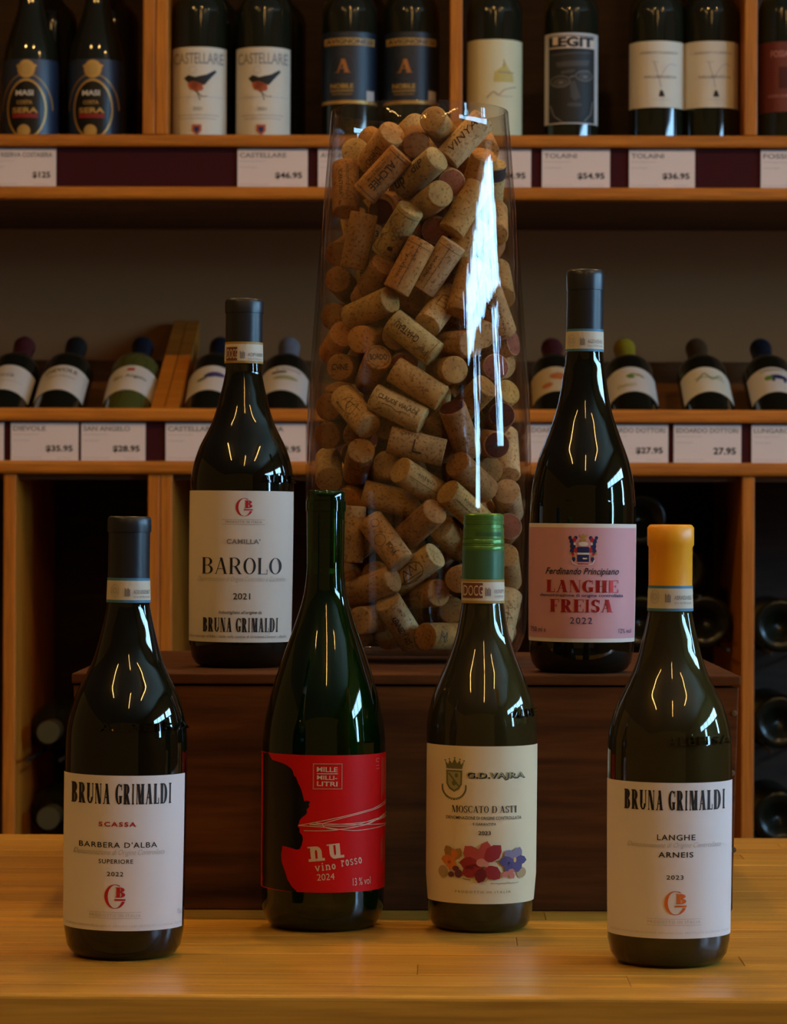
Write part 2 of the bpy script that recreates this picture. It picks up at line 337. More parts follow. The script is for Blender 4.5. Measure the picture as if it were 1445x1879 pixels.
# sloping bottle ramp and its partition
RA = math.radians(26); rz0 = .41 - .036 / math.cos(RA)
def ramp_z(y): return rz0 + (y - 4.14) * math.tan(RA) - .002
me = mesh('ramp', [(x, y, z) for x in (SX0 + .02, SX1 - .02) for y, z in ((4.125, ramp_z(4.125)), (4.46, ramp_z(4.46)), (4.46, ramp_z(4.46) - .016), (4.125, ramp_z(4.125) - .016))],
          [(0, 1, 5, 4), (1, 2, 6, 5), (2, 3, 7, 6), (3, 0, 4, 7), (0, 3, 2, 1), (4, 5, 6, 7)], M_INNER)
o = link('ramp', me, SH); o.location = -SH.location
for i in (0, 1):
    x0 = xx(277 + i * 26, 745, 4.13); x1 = xx(302 + i * 26, 745, 4.13)
    V = [(4.122, z2t - .001), (4.50, at_y(350, 588, 4.50).z), (4.50, ramp_z(4.50)), (4.122, ramp_z(4.122))]
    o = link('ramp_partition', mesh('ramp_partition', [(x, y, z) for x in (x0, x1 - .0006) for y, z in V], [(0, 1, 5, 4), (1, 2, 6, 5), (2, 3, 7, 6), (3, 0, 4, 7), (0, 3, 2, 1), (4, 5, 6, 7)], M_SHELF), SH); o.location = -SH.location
# ---------------------------------------------------------------- price tags
M_CARD = mat('tag_card', (.68, .56, .50), .6); I_BLK = ink('black', (.012, .011, .012)); I_GREY = ink('grey', (.20, .18, .17)); I_LG = ink('light_grey', (.42, .39, .37))
def price_tag(x0, x1, row, name, price, label, lines=3):
    t, b = ((272.5, 343), (776.5, 846.5))[row]
    Y = SY + .0085; cx = (x0 + x1) / 2
    p0 = at_y(x0, (t + b) / 2, Y); p1 = at_y(x1, (t + b) / 2, Y); zb = (z1c, z2c)[row]; zt = zb + (b - t) * Y / FPX
    T = thing('price_tag', label, 'price tag', ((p0.x + p1.x) / 2, Y, zb), group='price tags on the shelf rails')
    hw_ = (p1.x - p0.x) / 2; box('card', -hw_, hw_, 0, .0012, 0, zt - zb, M_CARD, T, origin=(0, 0, 0))
    sc = Y / FPX
    def sf(x, y, li): return (-hw_ + x * sc, -.0002, (70 - y) * sc)
    W = x1 - x0; sh = [([q(0, W, 1.5, 0)] + [q(0, W, 2.6, 2.0)], I_GREY)]
    if name: sh.append((fit(sans(name, .025), 4, 4 + min(len(name) * 8.6, W * .92), 6.5, 15.5), I_GREY))
    sh.append((scribble(4, 4 + W * .38, 22, 3.0, 22, .9, len(label)) + scribble(4, 4 + W * .25, 33, 3.0, 14, .9, 3), I_LG))
    if price: sh.append((fit(sans(price, .03), W - 10 - len(price) * 8.3, W - 10, 42, 55), I_BLK))
    sh.append((scribble(4, 4 + W * .42, 65, 2.4, 24, .8, 5) + scribble(W * .68, W * .9, 65, 2.4, 12, .8, 6), I_LG))
    paint('lettering', sh, sf, T, cell=0)
for a in ((-27, 103, 0, 'MASI RISERVA COSTASERA', '$125', 'white price tag reading $125 at the left end of the upper rail'),
          (436, 565, 0, 'CASTELLARE', '$46.95', 'white price tag reading $46.95 under the bird-label bottles'),
          (584, 712, 0, 'AVIGNONESI', '$31.95', 'white price tag half hidden behind the left edge of the cork vase'),
          (848, 975, 0, 'GUIDO', '$54.95', 'white price tag ending in .95 peeking out right of the cork vase'),
          (995, 1120, 0, 'TOLAINI', '$54.95', 'white price tag reading $54.95 under the black and white face-label bottle'),
          (1155, 1276, 0, 'TOLAINI', '$36.95', 'white price tag reading $36.95 under the pale V labels'),
          (1397, 1520, 0, 'FOSSI', '', 'white price tag cut off by the right edge of the photo on the upper rail'),
          (-105, 7, 1, '', '', 'sliver of a white price tag at the left edge on the lower rail'),
          (20, 144, 1, 'DIEVOLE', '$35.95', 'white price tag reading $35.95'),
          (149, 267, 1, 'SAN ANGELO', '$28.95', 'white price tag reading $28.95'),
          (304, 426, 1, 'CASTELLARE', '$38.95', 'white price tag on the lower rail, partly behind the left edge of the Barolo bottle'),
          (440, 562, 1, 'IL FOGAIA', '$29.95', 'white price tag ending in 9.95 between the Barolo bottle and the vase'),
          (966, 1092, 1, 'EDOARDO', '', 'white price tag left of the tall bottle with the pink label'),
          (1100, 1227, 1, 'EDOARDO DOTTORI', '$27.95', 'white price tag reading $27.95 right beside the tall bottle with the pink label'),
          (1237, 1361, 1, 'EDOARDO DOTTORI', '27.95', 'white price tag reading 27.95 without a dollar sign'),
          (1380, 1506, 1, 'LUNGAROTTI', '', 'white price tag cut off at the right edge of the lower rail')): price_tag(*a)
# ================================================================ bottles on the counter and the crate
I_RED = ink('red', (.42, .012, .018)); I_ORG = ink('orange', (.62, .13, .015)); I_NAVY = ink('navy', (.015, .022, .09)); I_PAPER = ink('paper', (.60, .56, .46))
G_RED = mat('glass_dark_olive', (.030, .032, .012), .03, trans=.9, ior=1.52); G_WHITE = mat('glass_olive', (.20, .17, .055), .03, trans=.92, ior=1.52); G_GREEN = mat('glass_green', (.006, .10, .008), .03, trans=.95, ior=1.52)
W_RED = mat('red_wine', (.012, .003, .004), .3); W_WHITE = mat('white_wine_in_dark_glass', (.045, .028, .008), .3)
P_WHITE = mat('label_paper_white', (.66, .62, .60), .6); P_WARM = mat('label_paper_warm', (.62, .56, .47), .6); P_CREAM = mat('label_paper_cream', (.64, .55, .34), .6); P_PINK = mat('label_paper_pink', (.56, .27, .28), .6); P_RED = mat('label_paper_red', (.56, .004, .005), .5, .22)
P_EDGE = mat('label_paper_border', (.66, .58, .50), .6)
K_BLK = mat('capsule_black', (.008, .010, .014), .36); K_ORG = mat('capsule_orange', (.86, .37, .010), .38); K_GRN = mat('screw_cap_green', (.045, .13, .060), .36, metal=.25); K_GRN2 = mat('screw_cap_green_light', (.08, .20, .035), .32, metal=.4)
S_BLUE = mat('strip_blue', (.045, .17, .28), .5); S_GOLD = mat('strip_gold', (.34, .21, .04), .5); S_PAP = mat('strip_paper', (.55, .50, .38), .6); S_BRN = mat('strip_brown', (.14, .04, .022), .55)
ALBEISA = [(1107, 39.5), (1113, 40), (1139, 45.2), (1165, 51.5), (1191, 58), (1217, 66.5), (1243, 78.5), (1269, 91.5), (1296, 101.5), (1322, 108), (1348, 111), (1400, 112), (1560, 111.5), (1700, 110), (1730, 108)]
def mk_prof(pix, D, z0, drop=0):
    s = D / FPX; pts = [(CAM_Z - (py - 960 + drop) * s - z0, hw * s) for py, hw in pix]; pts.sort()
    R = pts[0][1]; pts = [p for p in pts if p[0] > .012]
    return [(0, R * .72), (.0008, R * .80), (.003, R * .90), (.0075, R * .972)] + [(pts[0][0], pts[0][1])] + smooth_prof(pts[0:], 4)[1:] if True else None
class Bottle:
    def __init__(s, name, label, px, py, z0, lean, pix, glass, wine, drop=0, fill=None, Dover=None):
        p = at_z(px, py, z0); s.D = p.y; s.z0 = z0
        s.e = thing(name, label, 'bottle', p, (0, math.radians(lean), 0), None)
        s.M = Matrix.Translation(p) @ Matrix.Rotation(math.radians(lean), 4, 'Y'); s.Mi = s.M.inverted()
        s.prof = mk_prof(pix, s.D, z0, drop); s.top = s.prof[-1][0]
        s.glass = glass; s.wine = wine
    def hit(s, px, py, prof=None):
        prof = prof or s.prof; o = s.Mi @ CAM_O; d = s.Mi.to_3x3() @ ray(px, py); r = .03
        for _ in range(6):
            A = d.x ** 2 + d.y ** 2; B = o.x * d.x + o.y * d.y; Cc = o.x ** 2 + o.y ** 2 - r * r; D = B * B - A * Cc
            t = (-B - math.sqrt(max(D, 0))) / A; P = o + d * t; r = interp(prof, P.z)
        return P
    def surf(s, cx, cy, prof=None, off=.0006):
        prof = prof or s.prof
        zc = {}; ac = {}
        def f(x, y, li):
            ky = round(y, 1); kx = round(x, 1)
            if ky not in zc: zc[ky] = s.hit(cx, y, prof).z
            if kx not in ac: P = s.hit(x, cy, prof); ac[kx] = math.atan2(P.y, P.x)
            z = zc[ky]; r = interp(prof, z) + off + li * .00006; return (r * math.cos(ac[kx]), r * math.sin(ac[kx]), z)
        return f
    def build_glass(s, mouth_r=.0125, up=.06, extra=None):
        n = s.prof[-1]; pr = list(s.prof) + (extra or [(n[0] + up * .5, mouth_r), (n[0] + up - .004, mouth_r), (n[0] + up - .0038, .001)])
        lathe('glass_body', pr, s.glass, s.e, 80)
        inner = [(z + (.004 if i < 4 else 0), max(.002, r - .0028)) for i, (z, r) in enumerate(s.prof)]
        lathe('wine', inner, s.wine, s.e, 56)
    def band(s, name, y0, y1, cx, m, R, theta0=-178, theta1=178, off=.0004, prof=None, nz=6, n=96):
        """paper wrapped round the bottle between picture rows y0 (top) and y1"""
        prof = prof or s.prof; zt, zb = s.hit(cx, y0, prof).z, s.hit(cx, y1, prof).z; vs, fs = [], []
        for i in range(nz + 1):
            z = zb + (zt - zb) * i / nz; r = interp(prof, z) + off
            for k in range(n + 1): a = math.radians(-90 + theta0 + (theta1 - theta0) * k / n); vs.append((r * math.cos(a), r * math.sin(a), z))
        for i in range(nz):
            for k in range(n): b = i * (n + 1) + k; fs.append((b, b + 1, b + n + 2, b + n + 1))
        return link(name, mesh(name, vs, fs, m, smooth=True), s.e)
    def capsule(s, pix, m, cx, name='capsule', drop=0):
        sc = s.D / FPX; pr = sorted((CAM_Z - (py - 960) * sc - s.z0, hw * sc) for py, hw in pix)
        
        for i in range(len(pr) - 1):
            (za, ra), (zb_, rb) = pr[i], pr[i + 1]
            if abs(ra - rb) > .6 * sc and zb_ - za < 4 * sc and i < len(pr) - 2: m_ = (za + zb_) / 2; pr[i], pr[i + 1] = (m_ - .2 * sc, ra), (m_ + .2 * sc, rb)
        t = pr[-1]; pr = pr[:-1] + [(t[0] - .0016, t[1]), (t[0] - .0006, t[1] - .0006), (t[0], t[1] - .0018), (t[0] - .0003, .0005)]
        s.cprof = pr[:-2]; return lathe(name, pr, m, s.e, 64)
    def strip(s, y0, y1, cx, edge, kind, hw0, hw1):
        sc = s.D / FPX; zt, zb = CAM_Z - (y0 - 960) * sc - s.z0, CAM_Z - (y1 - 960) * sc - s.z0; pr = [(zb, hw1 * sc + .0002), (zt, hw0 * sc + .0002)]
        e = (zt - zb) * .11; ri = lambda z: interp(pr, z)
        P = [(zb, ri(zb)), (zb + e, ri(zb + e)), (zt - e, ri(zt - e)), (zt, ri(zt))]; vs, fs = lathe_geo(P, 64, False, False)
        mi = [0] * 64 + [1] * 64 + [0] * 64; o = link('neck_strip', mesh('neck_strip', vs, fs, [edge, S_PAP], mi, True), s.e)
        h = y1 - y0; f = s.surf(cx, (y0 + y1) / 2, pr, .0002); a = cx - hw0; W = 2 * hw0; yb = lambda t: y0 + h * t
        code, sh = kind, []
        if edge is S_GOLD:
            sh.append(([q(cx - W * .49, cx - W * .20 + (W * .18 if hw0 > 38 else 0), yb(.82), yb(.18))], S_BRN))
            sh.append((fit(sans('DOCG', .0), cx - W * .47, cx - W * .20 + (W * .18 if hw0 > 38 else 0), yb(.28), yb(.72)), S_PAP)); cx2 = cx + (W * .17 if hw0 > 38 else 0)
        else:
            sh.append((arc(cx - W * .36, yb(.5), W * .10, h * .27, 0, 360, 1, 1, 20) + arc(cx - W * .36, yb(.5), W * .055, h * .14, 0, 360, 1, 1, 12) + fit(sans('DOC'), cx - W * .44, cx - W * .28, yb(.4), yb(.6)), I_LG)); cx2 = cx
        r = random.Random(4); g = []
        for i in range(4):
            g.append(q(cx2 - W * .13 + i * W * .035, cx2 - W * .13 + i * W * .035 + W * .024, yb(.72), yb(.38 + .05 * (i % 2))))
        sh.append((g, I_GREY)); sh.append((fit(sans(code), cx2 + W * .08, cx + W * .46, yb(.45), yb(.62)), I_GREY)); sh.append((fit(sans('Q1A N77815G8'), cx2 + W * .08, cx + W * .45, yb(.70), yb(.80)), I_GREY))
        paint('lettering', sh, f, o, 3)
    def emboss(s, text, cx, x0, x1, y0, y1):
        f0 = s.surf(cx, (y0 + y1) / 2, off=-.0004); pol = fit(sans(text, .012, 0, 1.25), x0, x1, y0, y1)
        o = paint('embossed_lettering', [(pol, s.glass)], f0, s.e, 4)
        md = o.modifiers.new('solid', 'SOLIDIFY'); md.thickness = .0022; md.offset = 1
def grimaldi(x0, x1, y0, y1): return fit(serif('BRUNA GRIMALDI', .20, .055, .035, .68, .10), x0, x1, y0, y1)
def gb_logo(x0, x1, y0, y1):
    w_, h_ = x1 - x0, y1 - y0; X = lambda t: x0 + w_ * t; Y = lambda t: y0 + h_ * t
    return arc(X(.52), Y(.5), w_ * .5, -h_ * .5, 60, 335, w_ * .16, -h_ * .02, 26) + fit(serif('B', .26, .06, .08), X(.52), X(.98), Y(.12), Y(.54)) + [q(X(.48), X(1.0), Y(.67), Y(.60))]
M1_PX = dict()
# --- front left: white label, Barbera d'Alba
b = Bottle('wine_bottle', "black-capped dark bottle with white BARBERA D'ALBA 2022 label, front left", 227, 1751, 0, .55, ALBEISA, G_RED, W_RED, 2)
b.build_glass(); b.capsule([(1066, 38.5), (979, 38.2), (977, 40.3), (966, 40.6), (949, 39.8)], K_BLK, 239); b.strip(1062, 1107, 239, S_BLUE, 'AD01050587', 38.6, 40)
l = b.band('label', 1423.6, 1708.5, 228, P_WHITE, 0, -92, 77)
f = b.surf(228, 1570, off=.0006)
paint('lettering', [(grimaldi(131.5, 311.5, 1438.5, 1476) + fit(sans("BARBERA D'ALBA", .008, 0, 1.15), 146, 287.6, 1545.5, 1555.7) + fit(sans('SUPERIORE', .01, 0, 1.15), 181.6, 244.4, 1577, 1585) + fit(sans('2022', .01, 0, 1.15), 197, 227, 1600, 1608), I_BLK),
    (fit(sans('SCASSA', .03, 0, 1.3), 181, 249, 1508.5, 1517) + gb_logo(192, 231.6, 1623, 1667.5), I_RED),
    (fit(sans('Denominazione di Origine Controllata', -.008, .45), 136, 301, 1559, 1572) + [q(164, 261, 1674.6, 1674), q(164, 261, 1685.6, 1685)] + fit(sans('PRODOTTO IN ITALIA', 0, 0, 1.3), 166, 259.5, 1677.5, 1682.6), I_LG),
    (fit(sans("AZIENDA AGRICOLA BRUNA GRIMALDI  SERRALUNGA D'ALBA  IMBOTTIGLIATO ALL'ORIGINE  ITALIA", -.01), 123, 334, 1697.5, 1701.5) + fit(sans('75cl'), 326, 335, 1674, 1683), I_LG)], f, l, 5)
b.emboss('ALBEISA', 228, 182, 345, 1328, 1343)
# --- front right: orange capsule, Langhe Arneis
b = Bottle('wine_bottle', 'orange-capped olive glass bottle with white LANGHE ARNEIS 2023 label, front right', 1227, 1764.8, 0, .12, [(y, h * 1.015) for y, h in ALBEISA], G_WHITE, W_WHITE, -6)
D = b.D; b.prof = mk_prof([(y + 12 if y < 1500 else y + 16, h * 1.018) for y, h in ALBEISA], D, 0)
b.build_glass(); b.capsule([(1076, 40), (1002, 40.2), (998, 42.6), (966, 42.7), (960.5, 41.5)], K_ORG, 1231); b.strip(1072, 1118.5, 1231.5, S_BLUE, 'ABRAD105', 40.2, 41.6)
l = b.band('label', 1436.6, 1722.6, 1230, P_WHITE, 0, -84, 80); f = b.surf(1230, 1580)
paint('lettering', [(grimaldi(1147, 1328.5, 1450.7, 1487) + fit(sans('LANGHE', .01, 0, 1.15), 1206.5, 1276, 1531.5, 1542) + fit(sans('ARNEIS', .015, 0, 1.15), 1209, 1272.5, 1563.5, 1573.5) + fit(sans('2023', .01, 0, 1.15), 1224, 1255, 1606, 1614), I_BLK),
    (gb_logo(1219, 1261, 1635, 1679), I_ORG),
    (fit(sans('Denominazione di Origine Controllata', -.008, .45), 1153, 1321.5, 1546, 1558) + [q(1188, 1288, 1686.6, 1686), q(1188, 1288, 1698.2, 1697.6)] + fit(sans('PRODOTTO IN ITALIA', 0, 0, 1.3), 1190, 1286, 1689.5, 1694.5), I_LG),
    (fit(sans("AZIENDA AGRICOLA BRUNA GRIMALDI  SERRALUNGA D'ALBA  IMBOTTIGLIATO ALL'ORIGINE  ITALIA", -.01), 1122, 1338, 1710, 1714), I_LG)], f, l, 5)
b.emboss('ALBEISA', 1230, 1225, 1338, 1352, 1368)
# --- crate left: Barolo
Db = at_z(442, 1223, CR_H).y
b = Bottle('wine_bottle', 'black-capped dark bottle with ivory BAROLO 2021 label, on the crate at left', 441, 1223, CR_H, .45, [(0, 1), (1, 1)], G_RED, W_RED)
k_ = (1223 - 550) / (1751 - 949.)
b.prof = mk_prof([(1223 - (1751 - y) * k_, h * k_ * 1.015) for y, h in ALBEISA], b.D, CR_H)
b.build_glass(); b.capsule([(634, 34), (577, 34), (575, 35.3), (556, 35.6), (549, 34.5)], K_BLK, 451); b.strip(629.5, 668.5, 449.5, S_GOLD, 'ADP1088', 34.3, 35.2)
l = b.band('label', 900.5, 1179, 444, P_WARM, 0, -86, 82); f = b.surf(444, 1040)
paint('lettering', [(gb_logo(431, 462.5, 914, 947.5), I_RED), (fit(serif('BAROLO', .16, .035, .05, 1, .12), 372, 516, 1023.5, 1053.5), I_BLK),
    (fit(sans('2021', .005), 428.7, 460, 1088.5, 1100) + grimaldi(374, 511, 1134, 1160) + fit(sans("Imbottigliato all'origine da", 0, .3), 402.5, 481.4, 1120.5, 1128.5), I_BLK),
    (fit(sans("CAMILLA'", .03, 0, 1.15), 416, 477, 989, 998), I_GREY),
    (fit(sans('Denominazione di Origine Controllata e Garantita', -.008, .45), 364.5, 522.6, 1058, 1069.5), I_LG), ([q(407.6, 485, 953.9, 953.4), q(407.6, 485, 962.4, 961.9)] + fit(sans('PRODOTTO IN ITALIA', .01, 0, 1.3), 414, 479, 955.8, 959.6) + fit(sans("Serralunga d'Alba - Italia nella cantina di Grinzane Cavour - Italia", 0, .3), 350, 526, 1165.5, 1172), I_GREY)], f, l, 4)
b.emboss('ALBEISA', 444, 480, 580, 871, 885)
# --- crate right: Freisa
FRE = [(645, 34), (664, 35.8), (684, 38.8), (710, 42.7), (735, 47.2), (761, 53.5), (786, 62), (812, 71.5), (837, 81), (863, 88.3), (888, 93), (914, 95.5), (945, 97), (1100, 96.8), (1190, 95.5), (1215, 94)]
b = Bottle('wine_bottle', 'tall black-capped bottle with pink LANGHE FREISA 2022 label, on the crate at right', 1067, 1232.5, CR_H, .42, FRE, G_RED, W_RED)
b.build_glass(); b.capsule([(608, 33.8), (533, 33.6), (531, 34.8), (505, 34.9), (494, 33.5)], K_BLK, 1075); b.strip(604, 645, 1074, S_BLUE, 'AGD10565', 33.9, 34.6)
l = b.band('label', 960.8, 1178.7, 1069, P_EDGE, 0, -100, 84); b.band('label_field', 968, 1171.7, 1069, P_PINK, 0, -99, 78, off=.0005)
l2 = [c for c in b.e.children if c.name.startswith('label_field')][0]; l2.parent = l; l2.name = 'pink_field'; f = b.surf(1069, 1060, off=.0007)
def crest_freisa(x0, x1, y0, y1):
    X = lambda t: x0 + (x1 - x0) * t; Y = lambda t: y0 + (y1 - y0) * t; P = lambda L: [(X(a), Y(c)) for a, c in L]
    blue = [P([(.29, .42), (.67, .42), (.67, .88), (.29, .88)])]; red, gold, wh = [], [], [P([(.29, .60), (.67, .60), (.67, .66), (.29, .66)]), P([(.46, .76), (.62, .76), (.60, .80), (.48, .80)]), ell(X(.48), Y(.33), (x1 - x0) * .16, (y1 - y0) * .07)]
    for s_ in (-1, 1):
        cx = lambda t: X(.48 + s_ * t)
        for (a, c, rx_, ry_, lst) in ((.42, .14, .055, .06, blue), (.37, .25, .07, .08, blue), (.33, .40, .09, .11, blue), (.36, .56, .07, .09, blue), (.30, .80, .06, .08, blue), (.24, .14, .06, .06, blue), (.28, .20, .055, .07, red), (.24, .52, .045, .09, red), (.32, .65, .04, .06, red), (.41, .62, .035, .04, gold), (.27, .33, .04, .04, wh), (.28, .70, .03, .04, gold)):
            lst.append(ell(cx(a), Y(c), (x1 - x0) * rx_, (y1 - y0) * ry_, 0, 10))
    gold += [P([(.38, .14), (.34, .02), (.42, .08), (.48, .0), (.54, .08), (.62, .02), (.58, .14)]), ell(X(.48), Y(.22), (x1 - x0) * .09, (y1 - y0) * .07)]
    red.append(P([(.30, .93), (.66, .93), (.62, .99), (.34, .99)])); wh += line(P([(.12, .82), (.16, .93), (.30, .98), (.66, .98), (.80, .93), (.84, .82)]), 1.6)
    return blue, red, gold, wh
cb_, cr_, cg_, cw_ = crest_freisa(1043, 1099.5, 978.5, 1038); I_GOLD = ink('gold', (.40, .24, .06), .4); M_FOIL = mat('foil_red', (.42, .02, .015), .28, metal=.55)
paint('lettering', [(cb_, I_NAVY), (cr_, I_RED), (cg_, I_GOLD), (cw_, P_EDGE), (fit(sans('Ferdinando Principiano', .012, .4, 1.05), 1002.8, 1135, 1042, 1058), I_BLK),
    (fit(serif('LANGHE', .27, .045, .07, 1.05, .09), 1004.5, 1134, 1064.6, 1087) + fit(serif('FREISA', .27, .045, .07, 1.05, .09), 1011, 1125, 1100, 1123.5), M_FOIL),
    (fit(sans('denominazione di origine controllata', .012), 994, 1142.7, 1089.5, 1097) + fit(sans('2022', .0, 0, 1.2), 1047.7, 1088, 1133, 1144.6) + fit(sans('750 ml e', .0), 976.6, 1004, 1152, 1161) + fit(sans('12% vol', 0), 1135.7, 1158.5, 1153.5, 1162), I_NAVY)], f, l, 4)

# --- front middle left: green glass, red label
NU = [(1040, 34.2), (1060, 35.5), (1082, 38), (1103, 42.3), (1129, 50), (1156, 59), (1182, 68.5), (1209, 78), (1236, 87), (1262, 95), (1289, 102), (1315, 107.5), (1342, 111.3), (1380, 113), (1560, 113), (1660, 112), (1690, 109.5)]
b = Bottle('wine_bottle', 'green glass litre bottle with red face-silhouette label and bare neck', 592, 1699, 0, .28, NU, G_GREEN, W_RED)
s_ = b.D / FPX; Z = lambda py: CAM_Z - (py - 960) * s_
M_NG = mat('glass_bottle_green', (.012, .07, .012), .03, trans=.9, ior=1.52)
pr = b.prof + [(Z(1030), 34.2 * s_), (Z(939), 35 * s_), (Z(938.4), 36.9 * s_), (Z(919.5), 36.9 * s_), (Z(918.5), 35 * s_), (Z(904), 34.6 * s_), (Z(901), 33 * s_), (Z(900), 31 * s_), (Z(900), 27 * s_), (Z(903), 25.5 * s_), (Z(935), 25.4 * s_)]
zc = Z(1012); inn = [(z, r) for z, r in pr if r > 0]
outer = pr[:-1] + [(Z(935), 25.4 * s_), (Z(1046), 26 * s_)]
lathe('glass_body', b.prof + pr[len(b.prof):-1] + [(Z(935), 25.4 * s_), (Z(1043), 26 * s_), (Z(1046), .001)], G_GREEN, b.e, 80)
inner = [(z + (.004 if i < 4 else 0), max(.002, r - .0012)) for i, (z, r) in enumerate(b.prof) if z < Z(1050)]
lathe('wine', inner, W_RED, b.e, 56); CK = mat('cork_in_neck', (.42, .27, .14), .8)
ck = lathe('cork', [(Z(1014), .0001), (Z(1014), 25.2 * s_), (Z(908), 25.2 * s_), (Z(907), 24 * s_)], CK, b.e, 40)
cprof = [(0, 25.3 * s_), (1, 25.3 * s_)]
paint('lettering', [(fit(sans('MILLE'), 574, 614, 922, 930) + fit(sans('MILLILITRI'), 572, 620, 945, 953) + fit(sans('VINO'), 578, 612, 968, 978) + [q(570, 624, 990, 988.5)], I_BLK)], b.surf(598, 950, cprof, .0002), ck, 4)
l = b.band('label', 1386, 1638, 594, P_RED, 0, -96, 90); f = b.surf(594, 1510)
zx = lambda P: [(470 + x / 5.08, 1360 + y / 5.08) for x, y in P]
face = zx([(20, 95), (60, 145), (110, 132), (130, 160), (150, 195), (240, 215), (290, 235), (330, 265), (345, 290), (352, 325), (375, 345), (395, 400), (412, 430), (430, 480), (440, 520), (450, 565), (480, 555), (508, 570), (490, 590), (500, 612), (472, 640), (478, 668), (460, 692), (430, 715), (410, 742), (402, 775), (392, 800), (412, 822), (408, 850), (436, 885), (442, 920), (430, 975), (412, 1010), (385, 1018), (330, 1004), (252, 990), (240, 1080), (248, 1150), (275, 1220), (300, 1300), (340, 1365), (385, 1405), (385, 1413), (50, 1400), (75, 1340), (45, 1230), (20, 1150)])
wl = []
for P in ([(395, 792), (560, 755), (800, 705), (1010, 660), (1100, 640), (1205, 590)], [(620, 768), (800, 718), (1010, 672), (1110, 650), (1205, 612)], [(395, 792), (620, 800), (820, 828), (960, 838), (1205, 820)], [(450, 837), (700, 832), (900, 805), (1060, 780), (1205, 700)],
          [(500, 777), (700, 790), (900, 790), (1100, 745), (1205, 738)], [(500, 777), (620, 770), (860, 778), (1050, 790), (1205, 806)], [(620, 768), (640, 800), (760, 822), (1000, 790), (1205, 715)], [(560, 760), (700, 775), (900, 770), (1060, 760), (1205, 745)]): wl += line(curve_pts(zx(P), 5), 1.15)
paint('lettering', [([face], ink('near_black', (.006, .006, .006), .3)), (wl, ink('off_white', (.62, .50, .40))),
    (fit(serif('n', .2, .12, .11), 566.5, 596, 1553, 1580.5, -6) + fit(serif('u', .2, .12, .11), 601, 631, 1548, 1575.5, -6) + fit(serif('vino', .17, .1, .07, 1, .14), 579, 616.5, 1583, 1597, -7) + fit(serif('rosso', .17, .1, .07, 1, .14), 626, 664, 1576.5, 1588.5, -7) + fit(sans('2024'), 583, 614.7, 1603, 1615, -4), ink('off_white', (.62, .50, .40))),
    (fit(sans('13 % vol'), 648, 680, 1612, 1626, -2) + fit(sans('MILLE', .018), 581, 618.6, 1407.5, 1416.5, 1.5) + fit(sans('MILLI-', .018), 581.5, 618, 1423, 1430.8, 1.5) + fit(sans('LITRI', .018), 581.5, 618.6, 1434, 1442.5, 1.5) + [q(581, 619, 1420.5, 1419)], ink('off_white', (.62, .50, .40))),
    ([q(574, 576, 1447, 1401), q(625.5, 627.5, 1448.6, 1401.5), q(574, 627.5, 1402.8, 1400.8), q(574, 627.5, 1448.6, 1446.6)] + arc(691, 1398, 3.4, 4, 30, 330, 1, 1, 10) + line([(688, 1408), (694, 1408)], 1) + line([(688, 1413.5), (694, 1413.5)], 1) + [p for i in range(3) for p in scribble(697.5 + i * 2.6, 698.3 + i * 2.6, 1430, 1.5, 3, .6, i)] + [q(698 + i * 2.8, 698.7 + i * 2.8, 1470 - i * 6, 1394) for i in range(3)] + [q(698 + i * 2.8, 698.7 + i * 2.8, 1585, 1545 - i * 5) for i in range(3)], ink('label_pink', (.50, .17, .13)))], f, l, 4)
# --- front middle right: Moscato
MOS = [(1103, 37.5), (1107, 38.4), (1126, 41.5), (1146, 45), (1170, 50.3), (1193, 57.8), (1217, 67), (1241, 77.2), (1265, 86.5), (1289, 94.5), (1313, 99.3), (1337, 101), (1400, 101.5), (1600, 101), (1670, 99.5), (1690, 97)]
b = Bottle('wine_bottle', "green-screw-capped bottle with cream MOSCATO D'ASTI 2023 flower label", 881, 1702, 0, .32, MOS, G_WHITE, W_WHITE)
b.build_glass(); cap = b.capsule([(1103, 38.6), (1011, 38.2), (1009, 38.8), (1003, 38.8), (1001, 37.6), (999, 38.4), (997, 37.4), (995, 38.4), (991, 38.4), (989, 37.2), (986, 38.0), (970, 37.6), (967, 36.6), (963, 36.2), (960, 37.4), (956, 37.6), (953, 36.6), (950, 37.0), (945, 37.0), (941, 35.5)], K_GRN2, 888, 'screw_cap')
b.band('cap_sleeve', 1010.5, 1062, 888, K_GRN, 0, prof=[(b.cprof[0][0], 38.65 * b.D / FPX), (b.cprof[-1][0], 38.3 * b.D / FPX)], off=.0001, theta0=-180, theta1=180)
kn = [q(855 + i * 2.2 + 18, 855 + i * 2.2 + 19.1, 984, 976) for i in range(22)]
o = paint('knurling', [(kn, K_GRN)], b.surf(888, 980, [(0, 38.0 * b.D / FPX), (1, 38.0 * b.D / FPX)], .0002), b.e, 0); o.parent = cap
b.strip(1062, 1105.5, 888, S_GOLD, 'KKINIM', 38.9, 38.9)
l = b.band('label', 1369.6, 1659, 885, P_CREAM, 0, -78, 88); f = b.surf(885, 1510)
I_OLV = ink('olive', (.13, .13, .05)); I_OLV2 = ink('olive_light', (.30, .29, .13))
sh = []
cr = [[(820, 1412), (817.5, 1398), (823, 1404), (825, 1396), (830, 1402), (834.5, 1393), (839, 1402), (844, 1396), (846, 1404), (851.5, 1398), (848, 1412)]] + [ell(x, y, 1.5, 1.5, 0, 8) for x, y in ((817.5, 1397), (825, 1394.5), (834.5, 1392), (844, 1394.5), (851.5, 1397))]
